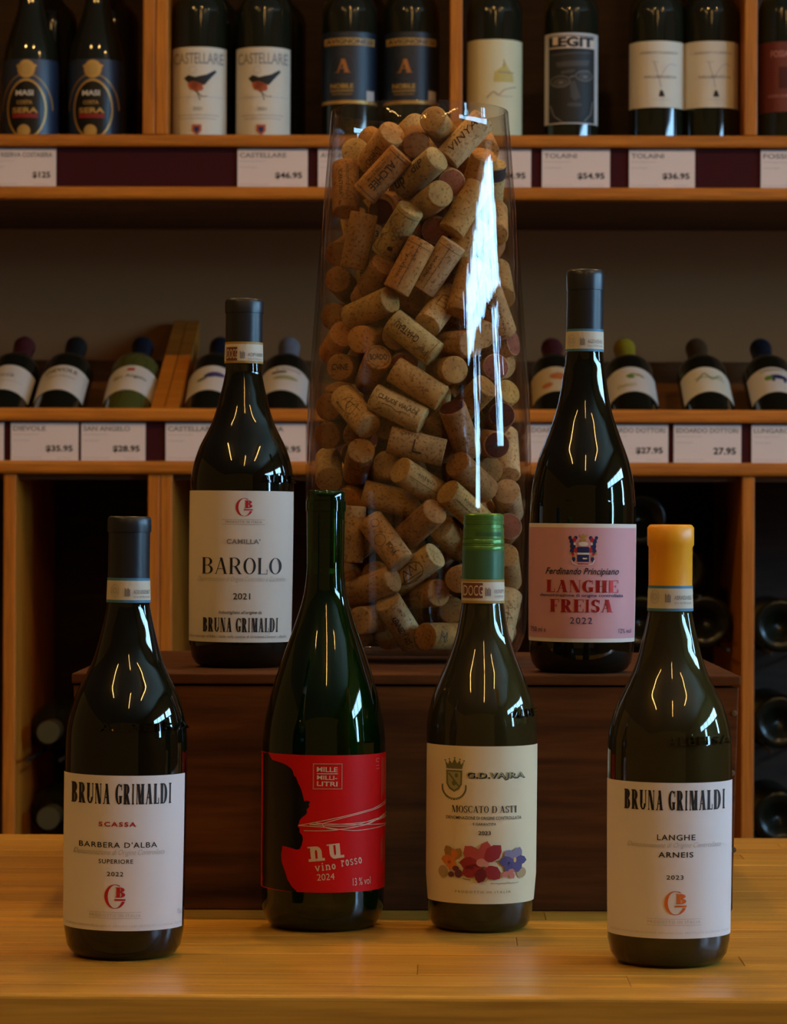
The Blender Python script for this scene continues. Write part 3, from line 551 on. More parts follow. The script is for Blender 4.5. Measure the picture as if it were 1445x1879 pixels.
shd = [(819.5, 1414.5), (848.5, 1414.5), (848, 1440), (843, 1449), (834, 1454.5), (825, 1449), (820, 1440)]; shi = [(822.5, 1417.5), (845.5, 1417.5), (845, 1439), (841, 1446), (834, 1450.5), (827, 1446), (823, 1439)]
lv = []
for i in range(11):
    for s2 in (-1, 1):
        a_ = math.radians(92 - i * 8.6); lv.append(petal(834 + s2 * 20.5 * math.cos(a_), 1444 + 21 * math.sin(a_), 6, 3, 60 - i * 14 if s2 > 0 else 120 + i * 14))
sh += [(cr + [shd] + lv, I_OLV), ([shi], I_OLV2), (line([(824, 1420), (844, 1446)], 3) + [ell(834, 1438, 4, 5), ell(838, 1424, 3, 4)], I_OLV)]
sh.append((fit(sans('G.D.VAJRA', .05, 0, 1.1), 857.5, 962, 1418, 1432), I_BLK)); sh.append((fit(sans('G.D.VAJRA', .01, 0, 1.1), 856, 960, 1417, 1430.5), I_OLV2))
sh.append((fit(serif("MOSCATO D'ASTI", .17, .05, .05, 1, .1), 830.7, 947, 1479, 1491.6) + fit(sans('DENOMINAZIONE DI ORIGINE CONTROLLATA', .005), 820.6, 955.7, 1498.3, 1504) + fit(sans('E GARANTITA', .005), 868.7, 910.6, 1510, 1514.6) + fit(sans('2023', .015), 878.6, 901, 1525, 1532), I_BLK))
sh.append((fit(sans('PRODOTTO IN ITALIA', 0, 0, 1.4), 836.8, 939, 1635, 1639), I_OLV)); sh.append((scribble(901, 952, 1621, 3, 34, .8, 9), I_GREY))
FL = lambda n, c: ink('flower_' + n, c)
mz = lambda x, y: (770 + x / 4.943, 1350 + y / 4.943)
def pt(x, y, L, w_, r): X, Y = mz(x, y); return petal(X, Y, L / 4.943, w_ / 4.943, r)
def el(x, y, a_, c_, r=0): X, Y = mz(x, y); return ell(X, Y, a_ / 4.943, c_ / 4.943, r)
sh += [([el(225, 1245, 40, 55), el(920, 1250, 42, 50), el(590, 1290, 38, 35)], FL('tan', (.36, .25, .11))), (line([mz(360, 1150), mz(430, 1200)], 1.2) + line([mz(690, 1140), mz(760, 1140)], 1.4) + line([mz(400, 1300), mz(470, 1310)], 1.2), I_OLV),
    ([pt(320, 1130, 140, 90, -120), pt(320, 1130, 120, 80, -60)], FL('ochre', (.30, .16, .04))), ([pt(330, 1130, 120, 90, 178), pt(320, 1120, 110, 95, 110), pt(330, 1130, 100, 60, -95)], FL('orange', (.55, .17, .03))),
    ([el(340, 1210, 30, 25), el(365, 1255, 35, 38), el(300, 1265, 28, 26)], FL('plum', (.12, .03, .05))),
    ([pt(575, 1150, 200, 125, -78), pt(560, 1170, 220, 150, -130)], FL('rose', (.40, .06, .045))), ([pt(590, 1150, 215, 140, -47), pt(560, 1180, 190, 130, -170) , pt(600, 1180, 175, 130, 42), pt(570, 1190, 190, 130, 160)], FL('red', (.27, .02, .02))), ([pt(580, 1190, 150, 110, 105)], FL('deep_red', (.15, .01, .012))),
    ([el(565, 1150, 45, 38), el(610, 1165, 20, 28)], FL('salmon', (.55, .22, .15))),
    ([pt(850, 1130, 115, 95, -130), pt(850, 1130, 125, 90, -65)], FL('lilac', (.19, .16, .24))), ([pt(850, 1130, 110, 90, 5), pt(850, 1130, 130, 100, 170), pt(850, 1140, 110, 110, 70), pt(850, 1140, 120, 100, 125)], FL('violet', (.07, .05, .15))), ([el(858, 1130, 12, 24)], FL('ochre2', (.55, .33, .08))),
    ([pt(810, 1230, 80, 50, 140), pt(810, 1230, 80, 50, 60), pt(800, 1220, 60, 40, 15)], FL('coral', (.48, .14, .10)))]
paint('lettering', sh, f, l, 5)
b.emboss('ALBEISA', 885, 942, 1010, 1303, 1318)
# ================================================================ glass vase
VX, VY = -0.01456, 2.50006
VP = smooth_prof([(.1785, .074), (.182, .081), (.190, .0855), (.202, .0888), (.235, .0903), (.269, .0915), (.314, .0924), (.358, .092), (.448, .0866), (.537, .0795), (.6235, .0725), (.70, .0660)], 5); VP = [p for p in VP if p[0] < .6236]
VS = thing('glass_vase', 'tall clear glass vase packed with wine corks, on the crate', 'vase', (VX, VY, CR_H))
vm = bpy.data.materials.new('vase_glass'); vm.use_nodes = True; n, l_ = vm.node_tree.nodes, vm.node_tree.links; n.clear()
out = n.new('ShaderNodeOutputMaterial'); mx = n.new('ShaderNodeMixShader'); tr = n.new('ShaderNodeBsdfTransparent'); gl = n.new('ShaderNodeBsdfGlossy'); fr = n.new('ShaderNodeMath'); lw = n.new('ShaderNodeLayerWeight'); pw = n.new('ShaderNodeMath')
tr.inputs[0].default_value = (.955, .95, .935, 1); gl.inputs['Roughness'].default_value = .015; lw.inputs['Blend'].default_value = .5; pw.operation = 'POWER'; pw.inputs[1].default_value = 4.6; fr.operation = 'MULTIPLY_ADD'; fr.inputs[1].default_value = .93; fr.inputs[2].default_value = .042; l_.new(lw.outputs['Facing'], pw.inputs[0]); l_.new(pw.outputs[0], fr.inputs[0])
bp = n.new('ShaderNodeBump'); tc = n.new('ShaderNodeTexCoord'); mp = n.new('ShaderNodeMapping'); mp.inputs['Scale'].default_value = (60, 60, 1.2); no = n.new('ShaderNodeTexNoise'); no.inputs['Scale'].default_value = 3
l_.new(tc.outputs['Object'], mp.inputs[0]); l_.new(mp.outputs[0], no.inputs[0]); l_.new(no.outputs[0], bp.inputs['Height']); bp.inputs['Strength'].default_value = .35; bp.inputs['Distance'].default_value = .0006
l_.new(bp.outputs[0], gl.inputs['Normal']); l_.new(fr.outputs[0], mx.inputs[0]); l_.new(tr.outputs[0], mx.inputs[1]); l_.new(gl.outputs[0], mx.inputs[2]); l_.new(mx.outputs[0], out.inputs[0])
z0 = CR_H
vo = [(0.0002, .068), (.0010, .073)] + [(z - z0, r) for z, r in VP] + [(.4493, .0718), (.4495, .0710), (.4490, .0700)] + [(z - z0, r - .0027) for z, r in reversed(VP) if z > .184] + [(.0072, .078), (.0062, .070), (.0060, .0005)]
lathe('glass_wall', vo, vm, VS, 128)
# ---------------------------------------------------------------- corks
def cork_mat(name, tint, speck):
    m = bpy.data.materials.new(name); n, l, p = nodes(m); oi = n.new('ShaderNodeObjectInfo'); tc = n.new('ShaderNodeTexCoord'); ad = n.new('ShaderNodeVectorMath'); ad.operation = 'ADD'
    cb_ = n.new('ShaderNodeCombineXYZ'); 
    for i in range(3): l.new(oi.outputs['Random'], cb_.inputs[i])
    l.new(tc.outputs['Object'], ad.inputs[0]); l.new(cb_.outputs[0], ad.inputs[1])
    n1 = n.new('ShaderNodeTexNoise'); n1.inputs['Scale'].default_value = 420; n1.inputs['Detail'].default_value = 5; l.new(ad.outputs[0], n1.inputs[0])
    n2 = n.new('ShaderNodeTexNoise'); n2.inputs['Scale'].default_value = 75; n2.inputs['Detail'].default_value = 3; l.new(ad.outputs[0], n2.inputs[0])
    r1 = ramp(n, speck, (1, 1, 1), .33, .47); l.new(n1.outputs[0], r1.inputs[0]); r2 = ramp(n, (.72, .68, .62), (1.12, 1.1, 1.05), .3, .7); l.new(n2.outputs[0], r2.inputs[0])
    a = n.new('ShaderNodeMixRGB'); a.blend_type = 'MULTIPLY'; a.inputs[0].default_value = 1; l.new(oi.outputs['Color'], a.inputs[1]); l.new(r1.outputs[0], a.inputs[2])
    b = n.new('ShaderNodeMixRGB'); b.blend_type = 'MULTIPLY'; b.inputs[0].default_value = 1; l.new(a.outputs[0], b.inputs[1]); l.new(r2.outputs[0], b.inputs[2])
    c = n.new('ShaderNodeMixRGB'); c.blend_type = 'MULTIPLY'; c.inputs[0].default_value = 1; c.inputs[2].default_value = (*tint, 1); l.new(b.outputs[0], c.inputs[1])
    l.new(c.outputs[0], p.inputs['Base Color']); p.inputs['Roughness'].default_value = .85; p.inputs['Specular IOR Level'].default_value = .25
    bu = n.new('ShaderNodeBump'); bu.inputs['Strength'].default_value = .3; bu.inputs['Distance'].default_value = .0004; l.new(n1.outputs[0], bu.inputs['Height']); l.new(bu.outputs[0], p.inputs['Normal']); return m
CM_S = cork_mat('cork_side', (1, 1, 1), (.50, .40, .32)); CM_E = cork_mat('cork_end', (1.02, .98, .90), (.55, .45, .36)); CM_W = cork_mat('cork_end_wine', (.20, .085, .10), (.5, .4, .4)); CM_P = cork_mat('cork_end_pink', (.62, .36, .40), (.6, .5, .5)); CM_B = mat('cork_band_black', (.02, .02, .028), .5)
RC, LC = .0111, .0455
def cork_mesh(kind):
    h = LC / 2; P = [(-h, .0004), (-h, RC - .0009), (-h + .0003, RC - .0003), (-h + .001, RC), (-h * .45, RC * 1.006), (h - .001, RC), (h - .0003, RC - .0003), (h, RC - .0009), (h, .0004)]
    if kind == 'band': P = P[:4] + [(-h + .012, RC)] + P[5:]
    vs, fs = lathe_geo(P, 28); E = {'plain': CM_E, 'wine': CM_W, 'pink': CM_P, 'band': CM_E}[kind]; mi = []
    for i in range(8): mi += [(1 if i in (0, 7) else 2 if kind == 'band' and i == 3 else 0)] * 28
    me = mesh('cork_' + kind, vs, fs, [CM_S, E, CM_B], mi + [1, 1], True); me.set_sharp_from_angle(angle=math.radians(50)); return me
CMESH = {k: cork_mesh(k) for k in ('plain', 'wine', 'pink', 'band')}
COL = dict(p=(.62, .41, .19), t=(.52, .30, .115), o=(.50, .235, .075), b=(.34, .155, .052), g=(.48, .34, .145), k=(.50, .285, .15), w=(.42, .21, .09), v=(.42, .22, .15))
NAME = dict(p='pale', t='tan', o='orange-brown', b='dark brown', g='greyish tan', k='speckled pinkish', w='wine-stained', v='purple-ended')
CORKS = [(370,-332,5976,657,150,738,'p','vin',1),(-294,-488,5674,-675,150,-721,'o','alche',1),(2,-476,5682,-623,621,-474,'g','up',1),(-317,-272,5907,-442,760,-473,'t','print',1),(-31,-212,5970,-25,967,251,'b','',1),(-510,172,5860,94,956,-273,'p','',1),(223,-272,5656,-176,960,212,'k','',1),(84,-488,5455,-389,899,-196,'p','',1),(-255,-164,5441,235,938,251,'w','to',1),(-401,-104,5244,-19,988,144,'o','2013',1),(-173,-548,5211,-491,438,-752,'g','grape',1),(134,-188,5257,14,991,127,'k','',1),(-77,-656,4924,-468,0,-883,'o','line',1),(-410,-92,4907,64,168,-983,'p','paul',1),(154,-560,4928,-551,150,-820,'p','line',1),(173,-272,6061,296,914,-274,'t','',1),(-97,244,6091,-305,937,-168,'t','',1),(347,-92,5297,-46,443,-894,'t','script',1),(472,-80,5690,-247,576,-778,'o','',1),(585,172,5635,-75,540,-837,'p','band',1),(-601,-152,5592,33,-438,-897,'o','text',1),(614,-68,5325,-8,-845,-532,'t','script',1),(555,-44,5085,-219,-883,-412,'b','text',1),(656,4,4835,77,-800,-593,'t','',1),(-389,-524,4588,-721,630,-284,'t','',1),(160,-476,4585,-407,-684,-604,'p','box',1),(533,100,4675,277,940,195,'b','',1),(618,-308,4596,315,509,-800,'t','text',1),(317,-152,4799,-829,554,-63,'p','',1),(453,364,5679,-401,399,-823,'p','',1),(-604,28,5112,221,941,251,'b','',1),(-610,-8,4809,229,953,-192,'b','',1),(-620,4,4550,346,937,0,'b','',1),(-516,352,5244,173,494,-851,'p','',1),(512,136,6003,-134,893,427,'o','',1),(-659,-188,4329,-243,923,-295,'o','',1),(-403,-416,4351,271,960,62,'o','',1),(-575,-212,4121,257,965,-22,'o','stamp',1),(-365,-488,4099,-201,884,-419,'o','bordo',1),(-122,-356,4150,27,991,122,'v','',1),(-38,-692,4348,772,-146,-617,'p','chateau',1),(307,-512,4305,500,-865,-26,'t','rs',1),(223,-560,4090,-291,956,-1,'t','',1),(-505,-512,3766,-474,660,581,'p','script',1),(-161,-692,3783,888,-150,-432,'p','claude',1),(15,-260,3913,-881,404,243,'p','',1),(-481,-452,3359,-123,906,-403,'t','',1),(-12,-680,3484,972,0,-232,'t','l',1),(-281,-320,3302,-132,972,-188,'p','',1),(9,-644,3200,668,617,-414,'t','line',1),(565,-296,3518,-292,952,82,'w','one',1),(640,-80,3704,-158,967,-194,'w','',1),(618,208,3865,-526,754,-391,'t','ring',1),(560,-248,4091,-277,945,-168,'k','',1),(409,52,3978,-691,-499,-522,'k','line',1),(595,304,4195,-472,874,107,'t','',1),(580,-20,4308,-845,503,-177,'k','',1),(718,148,3438,37,-621,-782,'p','',1),(512,-20,3328,-312,941,125,'b','',1),(431,-560,3239,529,705,-470,'b','',1),(-653,-44,3827,366,926,84,'b','',1),(-678,-44,3608,284,949,129,'b','',1),(153,-428,3593,262,573,-776,'b','',1),(-471,-200,3634,124,950,282,'b','',1),(-246,-320,3693,15,977,207,'b','',1),(408,-320,4444,556,-783,-275,'t','text',1),(298,-164,3384,201,-584,-785,'b','',1),(-733,-80,3307,47,-915,-399,'p','',1),(-627,304,3199,178,973,138,'b','',1),(339,-596,3613,307,506,-805,'w','',1),(-224,-452,3059,-969,0,245,'t','',1),(-255,-680,2725,569,-331,-751,'t','flow',1),(16,-632,2859,-525,705,-474,'o','',1),(259,-380,2758,364,830,-419,'t','',1),(-20,-572,2499,715,-452,531,'p','sketch',1),(219,64,2575,85,938,-333,'k','',1),(-317,-236,2402,114,960,-250,'o','',1),(40,-440,2297,-568,818,-86,'o','tiny',1),(-138,-608,2081,450,492,-744,'p','kenn',1),(-350,-500,2100,486,873,30,'p','feb',1),(-234,-32,1973,31,995,85,'o','',1),(202,-560,1964,611,790,-25,'o','blot',1),(302,-164,2110,108,954,-276,'o','',1),(-539,-488,2781,-61,0,-997,'p','',1),(735,-92,3044,89,916,-388,'p','text',1),(692,-44,2792,-197,946,-255,'k','',1),(722,-104,2503,87,859,-502,'t','',1),(702,-140,2111,-196,-572,-795,'p','script',1),(377,-500,2437,222,972,56,'t','',1),(657,220,2058,-192,901,386,'p','',1),(633,364,2905,-480,572,-664,'k','',1),(-121,424,1971,-24,998,24,'p','',1),(-520,-188,2336,361,-483,-796,'o','',1),(-468,88,2536,133,-565,813,'b','',1),(375,-620,2999,619,556,-553,'t','line',1),(455,16,2705,241,-869,-429,'b','',1),(69,76,2197,-149,971,182,'b','',1),(-495,-140,3107,334,898,283,'o','',1),(-621,-140,2881,54,930,361,'t','',1),(-657,220,2560,-57,-829,555,'o','',1),(-509,-164,1980,-229,972,20,'b','',1),(345,304,1998,216,970,102,'b','',1),(586,-368,2148,-209,-492,-844,'t','',1),(459,256,2254,-215,-868,-446,'b','',1),(307,393,4021,715,691,94,'t','',0),(408,-442,3842,-597,548,-585,'o','',0),(213,92,4479,-337,-169,925,'o','',0),(-218,7,3555,206,422,882,'o','',0),(-209,27,3939,-848,-170,-500,'t','',0),(43,96,5615,-982,89,158,'t','',0),(-189,163,2514,41,-443,-895,'t','',0),(272,322,5900,-550,-782,291,'p','',0),(-286,484,2663,-371,512,-774,'g','',0),(162,352,4501,-336,140,930,'g','',0),(-304,272,3382,604,-221,764,'o','',0),(465,441,3411,-350,881,314,'t','',0),(25,270,5183,-425,857,289,'b','',0),(-338,327,3737,-318,-866,383,'t','',0),(-294,30,4510,554,813,175,'p','',0),(40,296,3835,813,556,-166,'t','',0),(-70,-306,4693,794,409,-447,'o','',0),(265,170,3502,808,-124,574,'t','',0),(127,292,2789,225,-967,-108,'b','',0),(150,633,2576,-479,-16,877,'t','',0),(-97,513,5885,823,153,545,'p','',0),(-166,327,4096,714,-558,420,'o','',0),(-423,300,4802,-889,448,89,'t','',0),(-27,391,5558,681,389,-619,'t','',0),(-67,311,4536,446,-586,-675,'g','',0),(274,385,5234,503,125,854,'o','',0),(-11,-56,4854,157,219,-962,'t','',0),(-370,564,3926,-641,-570,-512,'g','',0),(447,212,5273,-299,-680,668,'t','',0),(-338,556,3413,813,241,527,'t','',0),(-104,-279,2712,288,-165,942,'o','',0),(-6,649,3736,-929,102,-352,'t','',0),(32,-50,3527,-437,891,-117,'t','',0),(-98,517,4815,196,-707,678,'t','',0),(-101,427,2298,626,752,-201,'o','',0),(-200,-89,3032,-315,865,-387,'p','',0),(354,367,4968,-9,918,393,'b','',0),(-466,291,4385,-45,-61,-996,'b','',0),(326,385,2523,-573,-226,-787,'t','',0),(-52,159,3079,227,-938,-256,'t','',0),(-563,193,2059,957,-50,-282,'p','',0),(161,612,4345,580,-512,-632,'p','',0),(479,-326,2853,-132,624,769,'t','',0),(-189,569,3020,126,568,-812,'b','',0),(465,297,4484,-624,755,197,'p','',0),(254,588,2928,-659,63,748,'t','',0),(323,70,3007,-129,922,-362,'t','',0),(-247,6,5124,-699,561,-441,'o','',0),(-357,418,2078,-22,-144,-988,'t','',0),(155,-147,4232,-423,262,866,'t','',0),(-326,544,4381,958,204,-194,'o','',0),(-59,-195,5343,209,598,772,'o','',0),(-1,-71,2585,-264,761,590,'t','',0),(192,419,3389,-437,-205,-875,'b','',0),(-588,327,2852,57,-396,916,'g','',0),(-265,402,5117,375,-824,-422,'p','',0),(-16,-71,5785,-51,-955,-288,'b','',0),(-271,253,5464,-488,564,665,'t','',0),(67,611,3372,296,139,-944,'b','',0),(367,-362,5125,-695,97,-711,'t','',0),(392,598,3819,-591,321,738,'t','',0),(167,448,5661,454,-863,-216,'g','',0),(-513,23,3409,-126,986,105,'b','',0),(369,-456,5400,-497,-227,-836,'t','',0),(-137,-318,4426,-224,-933,-279,'t','',0),(-174,54,3206,-759,550,-345,'o','',0),(23,606,4004,713,597,366,'p','',0),(-365,-422,4805,409,-676,612,'b','',0),(-36,603,5208,-522,-205,827,'t','',0),(-466,84,5649,-899,13,-435,'o','',0),(-295,-24,4139,-201,-772,-602,'t','',0),(-374,-233,2775,741,249,622,'t','',0),(60,-2,3842,427,761,486,'b','',0),(-168,641,2445,-455,7,-889,'t','',0),(418,-18,2447,-536,-789,-296,'t','',0),(128,345,4866,428,899,81,'o','',0),(-409,439,3035,-423,879,215,'o','',0),(303,633,2122,627,-201,751,'g','',0),(483,331,3075,-154,912,377,'o','',0),(626,261,2465,213,-110,-970,'t','',0),(188,-271,2980,-338,-806,485,'b','',0),(6,234,2465,-281,936,208,'b','',0),(287,583,4682,710,-379,592,'p','',0),(-299,219,5972,604,-667,-433,'o','',0),(-308,578,4882,-559,-152,-814,'t','',0),(-519,-186,1975,-184,981,39,'o','',0),(-624,348,3801,-208,-383,899,'b','',0),(-485,-433,5142,-192,90,-976,'b','',0),(-615,19,2305,-788,159,592,'t','',0),(-70,-379,3368,322,320,-890,'o','',0),(380,-538,4758,253,293,921,'t','',0),(-36,370,3458,-378,-22,-925,'o','',0),(-159,-298,4999,-785,618,-8,'o','',0),(-38,370,3472,-280,-24,-959,'b','',0),(-5,-716,3980,-847,83,523,'t','',0),(-416,305,2571,-226,-550,802,'o','',0),(-372,-607,2360,783,-544,300,'t','',0),(205,120,3166,-400,-915,34,'t','',0),]
I_CK = ink('cork_print', (.055, .032, .02), .7)
def circ(cx, cy, r, w_=.3): return arc(cx, cy, r, r, 0, 360, w_, w_, 14)
def sbox(s, x0, x1, y0, y1, **k): return fit(sans(s, **k), x0, x1, y0, y1)
# print on cork sides in millimetres: x along the axis (-22..22), y round it; drawn rows grow downwards
PR = {
 'vin': lambda: sbox('VINYA', -17, 14, -6, 0, shear=.3), 'alche': lambda: sbox('ALCHEE', -14, 14, -5, 1.5, bold=.02) + sbox('CASTIGLIONE', -13, 12, 3, 5.5) + sbox('EN BORDEAUX', -12, 12, 7, 8.6) + [q(-19.5, -19, 12, -12), q(19, 19.5, 12, -12)],
 'up': lambda: sbox('up', -19, -8, -7, 2, bold=.02) + sbox('diP', 2, 16, -9, -2, bold=.02), 'print': lambda: sbox('CHIANTI', -12, 10, -2, 3, bold=.01), 'to': lambda: sbox('TO', -6, 4, -4, 3, bold=.02),
 'grape': lambda: sum([circ(x, y, 2.0) for x, y in ((0, -2), (3.6, -2.4), (7, -1.5), (-2.6, 1.4), (1.4, 1.6), (5.2, 1.2), (-.5, 4.6), (3.4, 4.6), (1, 7.8))], []) + line(curve_pts([(-17, -8), (-6, -9), (0, -5), (9, -9), (17, -7)], 4), .45) + [q(-19, -18.6, 13, -13), q(18.6, 19, 13, -13), ell(-12, 3, 2, 2.4)],
 'line': lambda: [q(-20, 20, .35, 0), q(17, 17.4, 13, -13)] + sbox('RISERVA', -12, 8, -6, -3.4), 'paul': lambda: sbox('PAUL LEP', -16, 14, 3, 7.5, bold=.02) + sbox('mis en', -10, 4, -6, -2, shear=.3), 'script': lambda: line(curve_pts([(-9, 3), (-4, -5), (1, 4), (5, -6), (9, 3), (3, 6), (-3, -1), (12, -3)], 6), .5) + sbox('Riserva', -14, 8, 6, 8.6, shear=.4),
 'text': lambda: sbox('PRODOTTO ITALIA', -17, 15, -3, -1) + sbox('CANTINA', -12, 12, 2, 5.6, bold=.01), 'band': lambda: sbox('BAROLO', -2, 14, -2, 2), 'box': lambda: line([(-7, -4), (7, -4), (7, 4), (-7, 4), (-7, -4)], .5) + line([(-2, -4), (-2, 4)], .4) + line([(3, -4), (3, 4)], .4) + sbox('MIS EN BOUTEILLE', -14, 16, 8, 9.6),
 'chateau': lambda: sbox('CHATEAU', -6, 17, -3, 3, bold=.015) + sbox('Grand', -19, -9, -7, -3, shear=.3) + [q(-20, -19.6, 12, -12)], 'rs': lambda: sbox('RS', -16, -8, -3, 3, bold=.02) + sbox('VERONA ITALIA', -4, 16, -5, -2.6), 'claude': lambda: sbox('CLAUDE VIALADE', -17, 18, -5, -1.2, bold=.01) + line(curve_pts([(-12, 2), (-4, 1), (2, 3), (6, 1), (14, 2)], 4), .35),
 'l': lambda: [q(-3, -1.6, 6, -5), q(-3, 5, 6, 4.2)] + sbox('CHTN', -15, 0, -10, -7), 'ring': lambda: [q(x, x + .4, 14, -14) for x in (-14, -12, -9, 9, 12, 14)] + sbox('IGT', -4, 4, -3, 3), 'flow': lambda: circ(-14, -2, 3.5, .4) + circ(0, 3, 5, .4) + sbox('BONA', 6, 17, -3, 1, bold=.02),
 'sketch': lambda: arc(0, 0, 13, 8, 0, 360, .6, .6, 26) + line([(-9, 4), (-4, -5), (0, 2), (3, -6), (6, 1), (9, -3)], .7) + line([(-11, 3), (10, 4)], .5) + line([(-8, 6), (8, 6.4)], .5), 'tiny': lambda: sbox('GRAN SELEZIONE', -15, 9, -1, 1) + sbox('TOSCANA', -12, 4, 3, 5) + [q(10, 10.5, 12, -12)],
 'kenn': lambda: sbox('KENNEDY VYS', -13, 16, 0, 5, bold=.02) + sbox('est 19', -16, -8, -7, -4), 'feb': lambda: sbox('Feb 20..', -4, 14, -2, 3, shear=.4) + circ(-16, -3, 4, .4), 'blot': lambda: line(curve_pts([(-18, 3), (-14, -5), (-11, 4), (-8, -4), (-12, 0), (-16, -2)], 5), .9), 'torn': lambda: [ell(0, 0, 8, 3), ell(8, 4, 5, 3)]}
ENDP = {'2013': '2013', 'bordo': 'BORDO', 'stamp': 'CVNE', 'one': '1'}
DESC = dict(vin='large pale cork on top of the pile at the right, lettered along its side', alche='printed orange-brown cork boldly lettered along its side, near the top of the vase', up='greyish tan cork slanting right beside the boldly lettered orange-brown cork', grape='pale cork printed with a bunch of grapes', paul='upright pale cork lettered down its side at the left, below the grape cork', chateau='pale cork lettered CHATEAU in the middle of the vase', claude='pale cork with a long name lettered along it, centre of the vase', l='tan cork with a large letter L just below the pale cork with the long name', sketch='pale cork printed with an oval mountain sketch near the bottom', kenn='pale cork with slanting black lettering at the bottom of the vase', feb='pale cork with the handwritten date beside the green bottle neck', band='upright cork ending in a black band at the upper right', box='tan cork printed with an empty box outline, right of centre', blot='brown cork with a dark ink scrawl at the very bottom', ring='tan cork ringed with thin printed lines at the right', one='wine-stained cork with its dark end facing out at the right', bordo='tan cork whose end is stamped with a ring of letters', stamp='orange cork with a stamped end at the left, middle height', **{'2013': 'orange-brown cork with 2013 stamped on its end'})
front_ids = [i for i, c in enumerate(CORKS) if c[8]]
bands = {}
def band_of(c): return min(11, int((c[2] - 1850) / 375))
for i in front_ids:
    if CORKS[i][7] not in DESC: bands.setdefault(band_of(CORKS[i]), []).append(i)
ORD = ['leftmost', 'second from left', 'third from left', 'fourth from left', 'fifth from left', 'sixth from left', 'seventh from left', 'eighth from left', 'ninth from left', 'tenth from left', 'eleventh from left', 'twelfth from left', 'thirteenth from left']
BN = ['on the vase bottom', 'just above the bottom layer', 'two layers above the bottom', 'below the lower third', 'at the lower third', 'just below mid height', 'at mid height', 'just above mid height', 'below the upper third', 'at the upper third', 'just below the top layer', 'in the top layer']
LAB = {}
for k, ids in bands.items():
    ids.sort(key=lambda i: CORKS[i][0])
    for j, i in enumerate(ids):
        c = CORKS[i]; a = abs(c[5]) / 999.; ln = 'upright' if a > .8 else 'slanting' if a > .35 else 'lying'
        if abs(c[4]) > 750: ln = 'end-on'
        LAB[i] = '%s %s cork %s, %s' % (NAME[c[6]], ln, BN[k], ORD[min(j, 12)])
seen = set(); rr = random.Random(11)
for i, (x, y, z, ax, ay, az, col, tg, fr_) in enumerate(CORKS):
    kind = 'wine' if col == 'w' else 'pink' if col in 'kv' else 'band' if tg == 'band' else 'plain'
    o = link('cork', CMESH[kind]); A = Vector((ax, ay, az)).normalized()
    # local z = axis, local -y turned towards the shop front (-y) as far as the axis allows
    back = Vector((0, 1, 0)); back = back - A * back.dot(A); back = back.normalized() if back.length > .05 else Vector((1, 0, 0)).cross(A).normalized()
    X = back.cross(A); Mx = Matrix((X, back, A)).transposed().to_4x4(); Mx.translation = Vector((VX + x * 1e-4, VY + y * 1e-4, z * 1e-4)); o.matrix_world = Mx
    v = rr.uniform(.82, 1.15); c = COL[col]; o.color = (c[0] * v, c[1] * v * rr.uniform(.94, 1.05), c[2] * v * rr.uniform(.85, 1.12), 1)
    if fr_:
        key = tg if tg in DESC else None
        tag(o, DESC[key] if key and key not in seen else LAB.get(i, 'cork'), 'cork', 'corks in the glass vase'); seen.add(key)
    else: tag(o, 'wine cork deep inside the glass vase, mostly hidden behind others', 'cork', 'corks deep inside the vase')
    if tg in PR:
        rad = lambda u, w_, li: ((RC * 1.006 + .00015) * math.sin(w_ * 1e-3 / RC), -(RC * 1.006 + .00015) * math.cos(w_ * 1e-3 / RC), u * 1e-3)
        sgn = (1 if A.x > 0 else -1) if abs(A.x) > .3 else (-1 if A.z > 0 else 1)
        if tg in ('alche', 'chateau'): sgn = -sgn
        # swap so that arc length is cut into narrow strips: x <-> round the cork
        pol = [[(sgn * yy, sgn * xx_) for xx_, yy in P] for P in PR[tg]()]
        paint('printing', [([[(a_, b_) for a_, b_ in P] for P in pol], I_CK)], lambda a_, b_, li: rad(b_, a_, li), o, 1.2)
    if tg in ENDP:
        e = 1 if A.y < 0 else -1; s = ENDP[tg]; pol = fit(sans(s, .02), -7 if len(s) > 1 else -2.5, 7 if len(s) > 1 else 2.5, 2.6, -2.6) + (circ(0, 0, 9, .4) if tg == 'bordo' else [])
        # text upright in the photograph: up of the end disc = world z projected
        up = Vector((0, 0, 1)) - A * A.z; up.normalize(); lu = Vector((up.dot(X), up.dot(back))); lr = Vector((-lu.y, lu.x)) * (-1 if e > 0 else 1)
        paint('printing', [(pol, I_CK)], lambda a_, b_, li: (lr.x * a_ * 1e-3 + lu.x * b_ * 1e-3, lr.y * a_ * 1e-3 + lu.y * b_ * 1e-3, e * (LC / 2 + .0002)), o, 0)
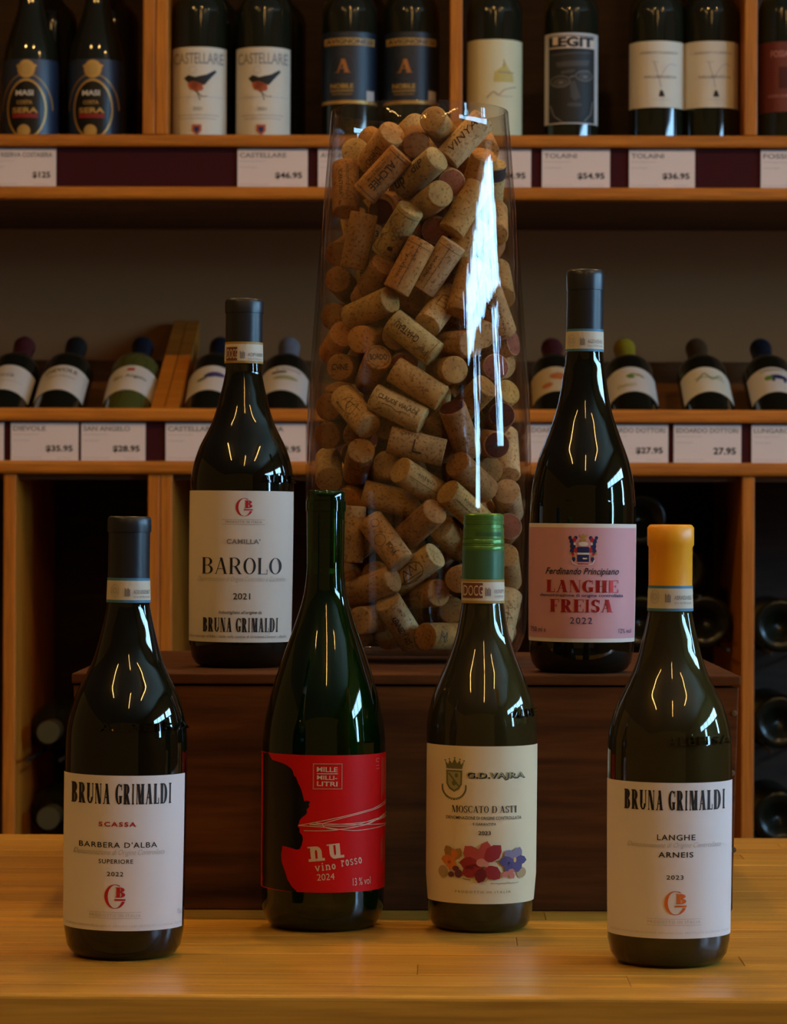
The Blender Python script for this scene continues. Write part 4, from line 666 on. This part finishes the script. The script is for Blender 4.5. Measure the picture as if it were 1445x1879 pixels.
# ================================================================ bottles on the upper shelf
G_BG = mat('glass_black', (.010, .011, .006), .06); M_CAPD = mat('capsule_dark', (.018, .014, .012), .4)
BORD = [(0, .030), (.001, .0335), (.004, .0362), (.010, .0375), (.10, .0375), (.183, .0375), (.192, .0366), (.200, .0338), (.207, .0288), (.213, .0228), (.219, .0178), (.226, .0152), (.24, .0143), (.29, .0140), (.292, .0152), (.297, .0152), (.299, .0142), (.2995, .001)]
MASI = [(0, .031), (.001, .034), (.004, .037), (.01, .0385), (.10, .0385), (.118, .0375), (.135, .0350), (.152, .0305), (.17, .0245), (.188, .0190), (.205, .0158), (.225, .0148), (.29, .0142), (.292, .0155), (.298, .0155), (.300, .0145), (.3005, .001)]
def bg_bottle(label, px, prof, cap, glass=None, dy=.062, row=None, group=None, z=None):
    y = SY + dy; x = at_y(px, 150, y).x; e = thing('wine_bottle', label, 'bottle', (x, y, S1 if z is None else z), group=group)
    lathe('glass_body', smooth_prof(prof, 3)[:-1] + [prof[-1]], glass or G_BG, e, 40)
    if cap: lathe('capsule', [(.245, .0150), (.290, .0147), (.2915, .0160), (.298, .0160), (.3002, .0150), (.3003, .001)], cap, e, 32)
    return e
def bg_label(e, prof, px, y0, y1, m, halfdeg, name='label'):
    Y = e.location.y - .037; z1, z0 = at_y(px, y0, Y).z - e.location.z, at_y(px, y1, Y).z - e.location.z; z0 = max(z0, .008); vs, fs = [], []; n = 28; nz = 6
    for i in range(nz + 1):
        z = z0 + (z1 - z0) * i / nz; r = interp(prof, z) + .0005
        for k in range(n + 1): a = math.radians(-90 - halfdeg + 2 * halfdeg * k / n); vs.append((r * math.cos(a), r * math.sin(a), z))
    for i in range(nz):
        for k in range(n): b_ = i * (n + 1) + k; fs.append((b_, b_ + 1, b_ + n + 2, b_ + n + 1))
    return link(name, mesh(name, vs, fs, m, smooth=True), e)
def bg_surf(e, prof, px, off=.0009):
    Y = e.location.y - .0385; s = Y / FPX
    def f(x, y, li):
        z = at_y(px, y, Y).z - e.location.z; r = interp(prof, z); a = math.asin(max(-.98, min(.98, (x - px) * s / r))) - math.pi / 2; r += off + li * .0001
        return (r * math.cos(a), r * math.sin(a), z)
    return f
M_MBL = mat('label_dark_blue', (.014, .024, .055), .4); M_ABL = mat('label_navy', (.006, .013, .028), .45); I_GOLDB = ink('gold_bright', (.46, .27, .07), .4, .3); I_WH = ink('white', (.55, .50, .42)); P_W2 = mat('label_paper_bg', (.60, .54, .42), .6); P_CR2 = mat('label_paper_cream_bg', (.60, .54, .32), .6); P_RD2 = mat('label_maroon', (.13, .015, .010), .55)
def again(e, px, label, dy=None):
    c = copy_tree(e); y = e.location.y if dy is None else SY + dy; c.location = (at_y(px, 150, y).x, y, e.location.z); c['label'] = label; return c
# two bottles with dark blue oval labels
g = 'blue-label bottles on the upper shelf'
e = bg_bottle('dark sloping-shoulder bottle with blue and gold oval label, first from left on the top shelf', 57, MASI, M_CAPD, group=g)
l = bg_label(e, MASI, 57, 108, 262, M_MBL, 88); f = bg_surf(e, MASI, 57)
paint('lettering', [([ell(55, 200, 36, 56, 0, 26)], I_GOLDB), ([ell(55, 200, 33, 52, 0, 26)], ink('near_black', (.006, .006, .006), .3)), (arc(55, 200, 46, 66, 180, 360, 1.5, 1.5, 18) + [ell(55, 126, 16, 17)] + [petal(44, 122, 8, 6, 200), petal(66, 122, 8, 6, -20)], I_GOLDB), ([ell(55, 126, 10, 11)], ink('gold', (.40, .24, .06))),
    (fit(sans('MASI', .03), 36, 68, 165, 175), I_WH), (fit(sans('COSTA', .02), 38, 66, 184, 191) + fit(sans('SERA', .03), 30, 76, 197, 207) + [ell(51, 240, 12, 12)], I_GOLDB), ([q(30, 76, 216, 208)], ink('red_dark', (.22, .012, .012)))], f, l, 5)
again(e, 178, 'dark sloping-shoulder bottle with blue and gold oval label, second from left on the top shelf')
# bird labels
g = 'bird-label bottles on the upper shelf'
e = bg_bottle('bottle with ivory bird label, next to the shelf divider', 367, BORD, None, group=g)
l = bg_label(e, BORD, 367, 86, 250, P_W2, 76); f = bg_surf(e, BORD, 367)
paint('lettering', [(fit(sans('CASTELLARE', .015), 322, 412, 96, 117), ink('mid_grey', (.26, .24, .22))), ([[(342, 143), (350, 137), (362, 141), (383, 136), (398, 127), (400, 131), (388, 145), (380, 155), (362, 158), (350, 152)]], I_BLK), ([ell(363, 158, 15, 8, 20), [(350, 150), (362, 150), (378, 155), (366, 168), (352, 163)]], ink('bird_orange', (.42, .09, .03))), (line([(366, 166), (371, 183)], 1.4) + line([(362, 166), (376, 177), (384, 176)], 1.2), I_BLK), (arc(358, 128, 7, 7, 0, 360, 1, 1) + [q(322, 412, 178, 177)], I_LG),
    (fit(sans('2021'), 359, 375, 196, 202) + scribble(330, 404, 211, 2.4, 30, .8, 2) + scribble(335, 400, 217, 2, 30, .7, 4), I_GREY), ([[(357, 228), (374, 228), (374, 240), (366, 248), (357, 240)]], ink('bird_orange', (.42, .09, .03))), ([[(361, 232), (370, 232), (370, 239), (366, 244), (361, 239)]], I_NAVY)], f, l, 5)
again(e, 484, 'bottle with ivory bird label, to the right of its twin')
# navy labels with gold
g = 'navy-label bottles on the upper shelf'
e = bg_bottle('bottle with navy label and gold base band, left one behind the vase rim', 642, BORD, None, group=g)
l = bg_label(e, BORD, 642, 58, 184, M_ABL, 88); f = bg_surf(e, BORD, 642); gb = bg_label(e, BORD, 642, 184, 190, I_GOLDB, 86, 'gold_band')
paint('lettering', [([q(597, 687, 82, 69)], ink('gold', (.40, .24, .06))), (fit(sans('AVIGNONESI', .03), 600, 684, 71, 80), M_ABL), (arc(630, 121, 22, 24, 0, 360, 1.2, 1.2, 24), ink('navy_light', (.03, .05, .08))), (fit(serif('AV', .2, .06, .06, .9, -.2), 617, 645, 108, 133) , ink('copper', (.36, .15, .05), .4, .3)),
    (fit(sans('NOBILE', .03), 609, 650, 153, 162) + [q(609, 650, 167, 165)] + fit(sans('MONTEPULCIANO'), 612, 648, 170, 174), ink('gold', (.40, .24, .06))), ([q(673, 686, 184, 165)], I_LG)], f, l, 5)
again(e, 755, 'bottle with navy label and gold base band, right one behind the vase rim')
# cream tower label
e = bg_bottle('bottle with cream label and yellow tower sketch, right of the divider behind the vase', 908, BORD, None)
l = bg_label(e, BORD, 908, 72, 252, P_CR2, 80); f = bg_surf(e, BORD, 908)
paint('lettering', [([[(905, 150), (907, 132), (920, 122), (925, 110), (932, 124), (940, 134), (942, 150)]], ink('tower_yellow', (.50, .38, .10))), (line([(924, 108), (924, 122)], 1.6) + scribble(914, 942, 132, 3, 16, 1.4, 3) + scribble(915, 940, 176, 2, 20, .8, 5), I_GREY), (line(curve_pts([(893, 180), (905, 168), (914, 174), (925, 164), (946, 158)], 5), 1.4), ink('brown_script', (.28, .10, .05)))], f, l, 5)
# LEGIT
e = bg_bottle('bottle with black and white face label on the upper shelf', 1048, BORD, None)
l = bg_label(e, BORD, 1048, 60, 227, mat('label_edge_grey', (.50, .46, .42), .6), 72); f = bg_surf(e, BORD, 1048)
hx = lambda P: [(950 + x / 2.919, y / 2.919) for x, y in P]; K1 = ink('photo_black', (.012, .012, .012)); K2 = ink('photo_dark', (.018, .017, .015)); K3 = ink('photo_mid', (.055, .05, .045)); K4 = ink('photo_light', (.15, .135, .12))
paint('lettering', [([q(1007, 1089, 224.5, 64)], K1), ([hx([(178, 285), (390, 275), (398, 400), (392, 520), (360, 600), (330, 640), (230, 640), (190, 590), (172, 480)])], K2), (line(hx([(180, 290), (390, 278)]), 3) + [hx([(230, 380), (300, 370), (300, 385), (230, 395)]), hx([(320, 380), (380, 370), (380, 382), (320, 395)])], K3),
    ([ell(*hx([(225, 440)])[0], 15, 8), ell(*hx([(355, 410)])[0], 13, 7), hx([(275, 440), (300, 430), (330, 520), (300, 540), (280, 520)]), ell(*hx([(300, 560)])[0], 14, 4), hx([(200, 330), (380, 320), (370, 350), (210, 358)])], K3), (arc(*hx([(225, 435)])[0], 18, 11, 0, 360, 1.4, 1.4) + arc(*hx([(350, 405)])[0], 16, 10, 0, 360, 1.4, 1.4) + line(hx([(272, 415), (300, 405)]), 2) + [ell(*hx([(355, 410)])[0], 4, 2), ell(*hx([(228, 440)])[0], 4, 2)] + line(hx([(175, 560), (195, 620), (240, 655)]), 2) + line(hx([(395, 540), (385, 610), (350, 650)]), 2), K4),
    ([q(1008, 1089, 88, 66)], ink('off_white', (.62, .50, .40))), (fit(sans('LEGIT', .05), 1008, 1087, 67, 86), K1)], f, l, 5)
# pale labels with a big V and a small black bird
g = 'pale-label bottles on the upper shelf'
e = bg_bottle('bottle with pale label and a thin grey V, left of the right-hand pair', 1206, BORD, None, group=g)
l = bg_label(e, BORD, 1206, 75, 197, P_W2, 86); f = bg_surf(e, BORD, 1206)
paint('lettering', [(fit(sans('CHIANTI CLASSICO', .01), 1173, 1240, 94, 98), I_GREY), (line([(1198, 113), (1207, 146), (1210, 160)], 2.2) + line(curve_pts([(1206, 146), (1216, 128), (1226, 117), (1238, 119)], 4), 1.6) + line([(1193, 113), (1206, 113)], 1.2), I_LG), (fit(sans('VALLENUOVA', .02, 0, 1.2), 1180, 1238, 138, 143), I_GREY), ([[(1206, 177), (1208, 168), (1211, 164), (1214, 168), (1217, 177)]], I_BLK), (fit(sans('TOLAINI', 0, 0, 1.3), 1193, 1226, 181, 184), I_LG)], f, l, 5)
again(e, 1305, 'bottle with pale label and a thin grey V, against the right divider')
e = bg_bottle('bottle with maroon label, cut off by the right edge of the top shelf', 1442, BORD, None)
l = bg_label(e, BORD, 1442, 76, 205, P_RD2, 84); f = bg_surf(e, BORD, 1442)
paint('lettering', [(fit(sans('FOSSACOLLE', .02), 1411, 1474, 92, 104), ink('pink_print', (.42, .16, .14))), (fit(sans('ROSSO DI MONTALCINO', .01), 1407, 1478, 173, 178), ink('pink_print', (.42, .16, .14))), ([q(1425, 1458, 162, 122)], ink('maroon_dark', (.06, .008, .008)))], f, l, 5)
# second row, dark shapes behind the front row
for i, px in enumerate((92, 205, 395, 512, 678, 1240)):
    e = bg_bottle('plain dark bottle in the shadows behind the front row, ' + ('between the two oval-label bottles', 'right of the oval-label bottles', 'behind the left bird-label bottle', 'behind the right bird-label bottle', 'between the navy-label bottles', 'behind the pale V labels')[i], px, BORD, None, dy=.165, group='dark bottles in the second row of the top shelf')
# ================================================================ sloping bottles on the middle shelf
G_BG2 = mat('glass_black_gloss', (.008, .009, .006), .08); G_OL2 = mat('glass_olive_bg', (.07, .075, .018), .08)
BL = smooth_prof(BORD, 3)[:-1] + [BORD[-1]]
def tilt_bottle(label, px, cap, glass, art, lm=None):
    x = at_y(px, 700, 4.19).x; e = thing('wine_bottle', label, 'bottle', (x, 4.14, .41), (-(math.pi / 2 - RA), 0, 0), 'sloping bottles on the middle shelf')
    P = [(z, r * .955) for z, r in BL]; P = P[:3] + P[3:]; lathe('glass_body', P, glass, e, 40)
    lathe('capsule', [(.243, .0148), (.290, .0145), (.2915, .0158), (.298, .0158), (.3006, .0150), (.3008, .001)], cap, e, 32)
    R_ = .0375 * .955; vs, fs = [], []; n = 30
    for i in range(5):
        for k in range(n + 1): a = math.radians(-90 - 70 + 140 * k / n); vs.append(((R_ + .0005) * math.cos(a), (R_ + .0005) * math.sin(a), .060 + .085 * i / 4))
    for i in range(4):
        for k in range(n): b_ = i * (n + 1) + k; fs.append((b_, b_ + 1, b_ + n + 2, b_ + n + 1))
    l = link('label', mesh('label', vs, fs, lm or P_WBG, smooth=True), e)
    def f(u, v, li):  # u, v in mm: round the bottle, up from the label bottom
        a = u * 1e-3 / R_ - math.pi / 2; r = R_ + .0009 + li * .0001; return (r * math.cos(a), r * math.sin(a), .060 + v * 1e-3)
    paint('lettering', art, f, l, 6); return e
P_WBG = mat('label_paper_grey', (.56, .50, .44), .6); K_MAR = mat('capsule_maroon', (.10, .015, .015), .4); K_LIL = mat('capsule_grey', (.20, .18, .19), .45); K_YEL = mat('capsule_yellow', (.40, .24, .012), .45); K_BRN = mat('capsule_brown', (.08, .035, .012), .45); K_NVY = mat('capsule_navy', (.012, .013, .022), .4)
T = lambda s, a, b_, c, d, m=None: (fit(sans(s, .01), a, b_, d, c), m or I_GREY)
tilt_bottle('sloping bottle with white label and maroon cap, cut off by the left edge', 6, K_MAR, G_BG2, [T('Rocca', -20, 10, 45, 60), ([q(-25, 25, 30, 32)], I_LG)])
tilt_bottle('sloping bottle with dark cap and white label, second from the left edge', 106, M_CAPD, G_BG2, [T('DIEVOLE', -24, 22, 62, 74, I_BLK), T('Chianti Classico', -22, 20, 44, 50)])
tilt_bottle('sloping olive-green glass bottle with white label, left of the wooden partition', 234, K_NVY, G_OL2, [T('San Angelo', -24, 24, 40, 54, ink('green_print', (.08, .10, .05))), ([q(-5, 5, 66, 74)], I_RED)])
tilt_bottle('sloping bottle with purple blot on its label, right of the wooden partition', 384, K_NVY, G_BG2, [([ell(6, 55, 14, 8, 10), ell(-2, 50, 8, 6)], ink('purple', (.05, .04, .13))), ([ell(-12, 40, 8, 5, 30)], ink('olive', (.13, .13, .05)))])
tilt_bottle('sloping bottle with pale grey cap and black-barred label, left of the vase', 517, K_LIL, G_BG2, [T('IL FOGAIA', -10, 26, 70, 78), ([q(-16, 4, 60, 66)], I_BLK), ([ell(4, 44, 18, 7)], ink('olive_light', (.30, .29, .13)))])
tilt_bottle('sloping bottle with dark red cap and orange sun on its label', 1024, K_MAR, G_BG2, [([ell(4, 52, 14, 12)], ink('sun_orange', (.42, .12, .03))), ([ell(-14, 24, 8, 8)], ink('sun_orange', (.42, .12, .03)))], mat('label_paper_warm_bg', (.50, .38, .22), .6))
tilt_bottle('sloping bottle with yellow cap and green and yellow label motif', 1164, K_YEL, G_BG2, [(arc(4, 52, 13, 10, 0, 180, 5, 5) + [ell(-2, 50, 5, 6)], ink('leaf_green', (.12, .20, .03))), ([ell(8, 58, 6, 4)], I_GOLD), T('Dottori', -22, 4, 18, 30, I_OLV2)])
tilt_bottle('sloping bottle with brown cap and olive N-shaped sketch on its label', 1303, K_BRN, G_BG2, [(line([(-16, 40), (-4, 64), (6, 42), (18, 62), (22, 56)], 4), I_OLV2), (line([(-18, 50), (24, 48)], 2), I_OLV)], P_W2)
tilt_bottle('sloping bottle with black cap and blue animal sketch at the right edge', 1427, K_NVY, G_BG2, [T('LUNGAROTTI', -18, 14, 72, 80, I_OLV), ([ell(6, 52, 14, 7), q(-4, 0, 36, 52), q(12, 16, 36, 52)], I_NAVY), ([ell(-8, 48, 6, 8)], ink('leaf_green', (.12, .20, .03)))])
# ================================================================ lying bottles and their rack below
G_LOW = mat('glass_cellar', (.007, .007, .003), .25, .35); M_ROD = mat('rack_steel_dark', (.03, .025, .02), .5, metal=.6)
def cradle(x, z):
    for s in (-1, 1):
        o = lathe('rod', [(0, .0001), (0, .0025), (BACK - SY - .008, .0025), (BACK - SY - .008, .0001)], M_ROD, SH, 10); o.rotation_euler = (-math.pi / 2, 0, 0); o.location = (x + s * .022, .008, z - .0345 - FZ)
PUNT = [(.022, .0005), (.020, .006), (.012, .014), (.004, .022), (.0005, .027), (0, .031), (.001, .0345), (.004, .0362), (.010, .037)] + [(z, r * .985) for z, r in BL if z > .05]
def low_bottle(label, px, py, front, group):
    yb = SY + .105 if front else SY + .05
    if front: p = at_y(px, py, yb); e = thing('wine_bottle', label, 'bottle', p, (-math.pi / 2, 0, 0), group)
    else: p = at_y(px, py, yb); e = thing('wine_bottle', label, 'bottle', (p.x, yb + .30, p.z), (math.pi / 2, 0, 0), group)
    vs, fs = lathe_geo(PUNT, 44, True, True); me = mesh('glass_body', vs, fs, G_LOW, smooth=True); link('glass_body', me, e)
    if not front: lathe('capsule', [(.243, .0148), (.290, .0145), (.2915, .0158), (.298, .0158), (.3006, .0150), (.3007, .001)], mat('capsule_greygreen', (.06, .045, .015), .55, .3), e, 32)
    cradle(p.x, p.z); return p
POS = ['top row', 'second row', 'third row']
gA = 'lying bottles in the bay behind the right-hand bottles'
for row, py, xs in ((0, 952, (1177,)), (1, 1046, (1109, 1245)), (2, 1141, (1177, 1296))):
    for i, px in enumerate(xs): p = low_bottle('bottle lying base forward, %s behind the orange cap, %s' % (POS[row], 'left' if i == 0 else 'right'), px, py, True, gA)
gB = 'lying bottles in the far right bay'
for row, py in ((0, 1148), (1, 1325), (2, 1500)):
    for i, px in enumerate((1433, 1535)): p = low_bottle('bottle lying base forward in far right bay, %s, %s' % (POS[row], ('at the divider', 'cut off by the photo edge')[i]), px, py, True, gB)
for row, py in ((0, 1344), (1, 1502)):
    p = low_bottle('bottle lying neck forward in the left bay, %s' % ('upper' if row == 0 else 'lower'), 88, py, False, 'lying bottles in the left bay')
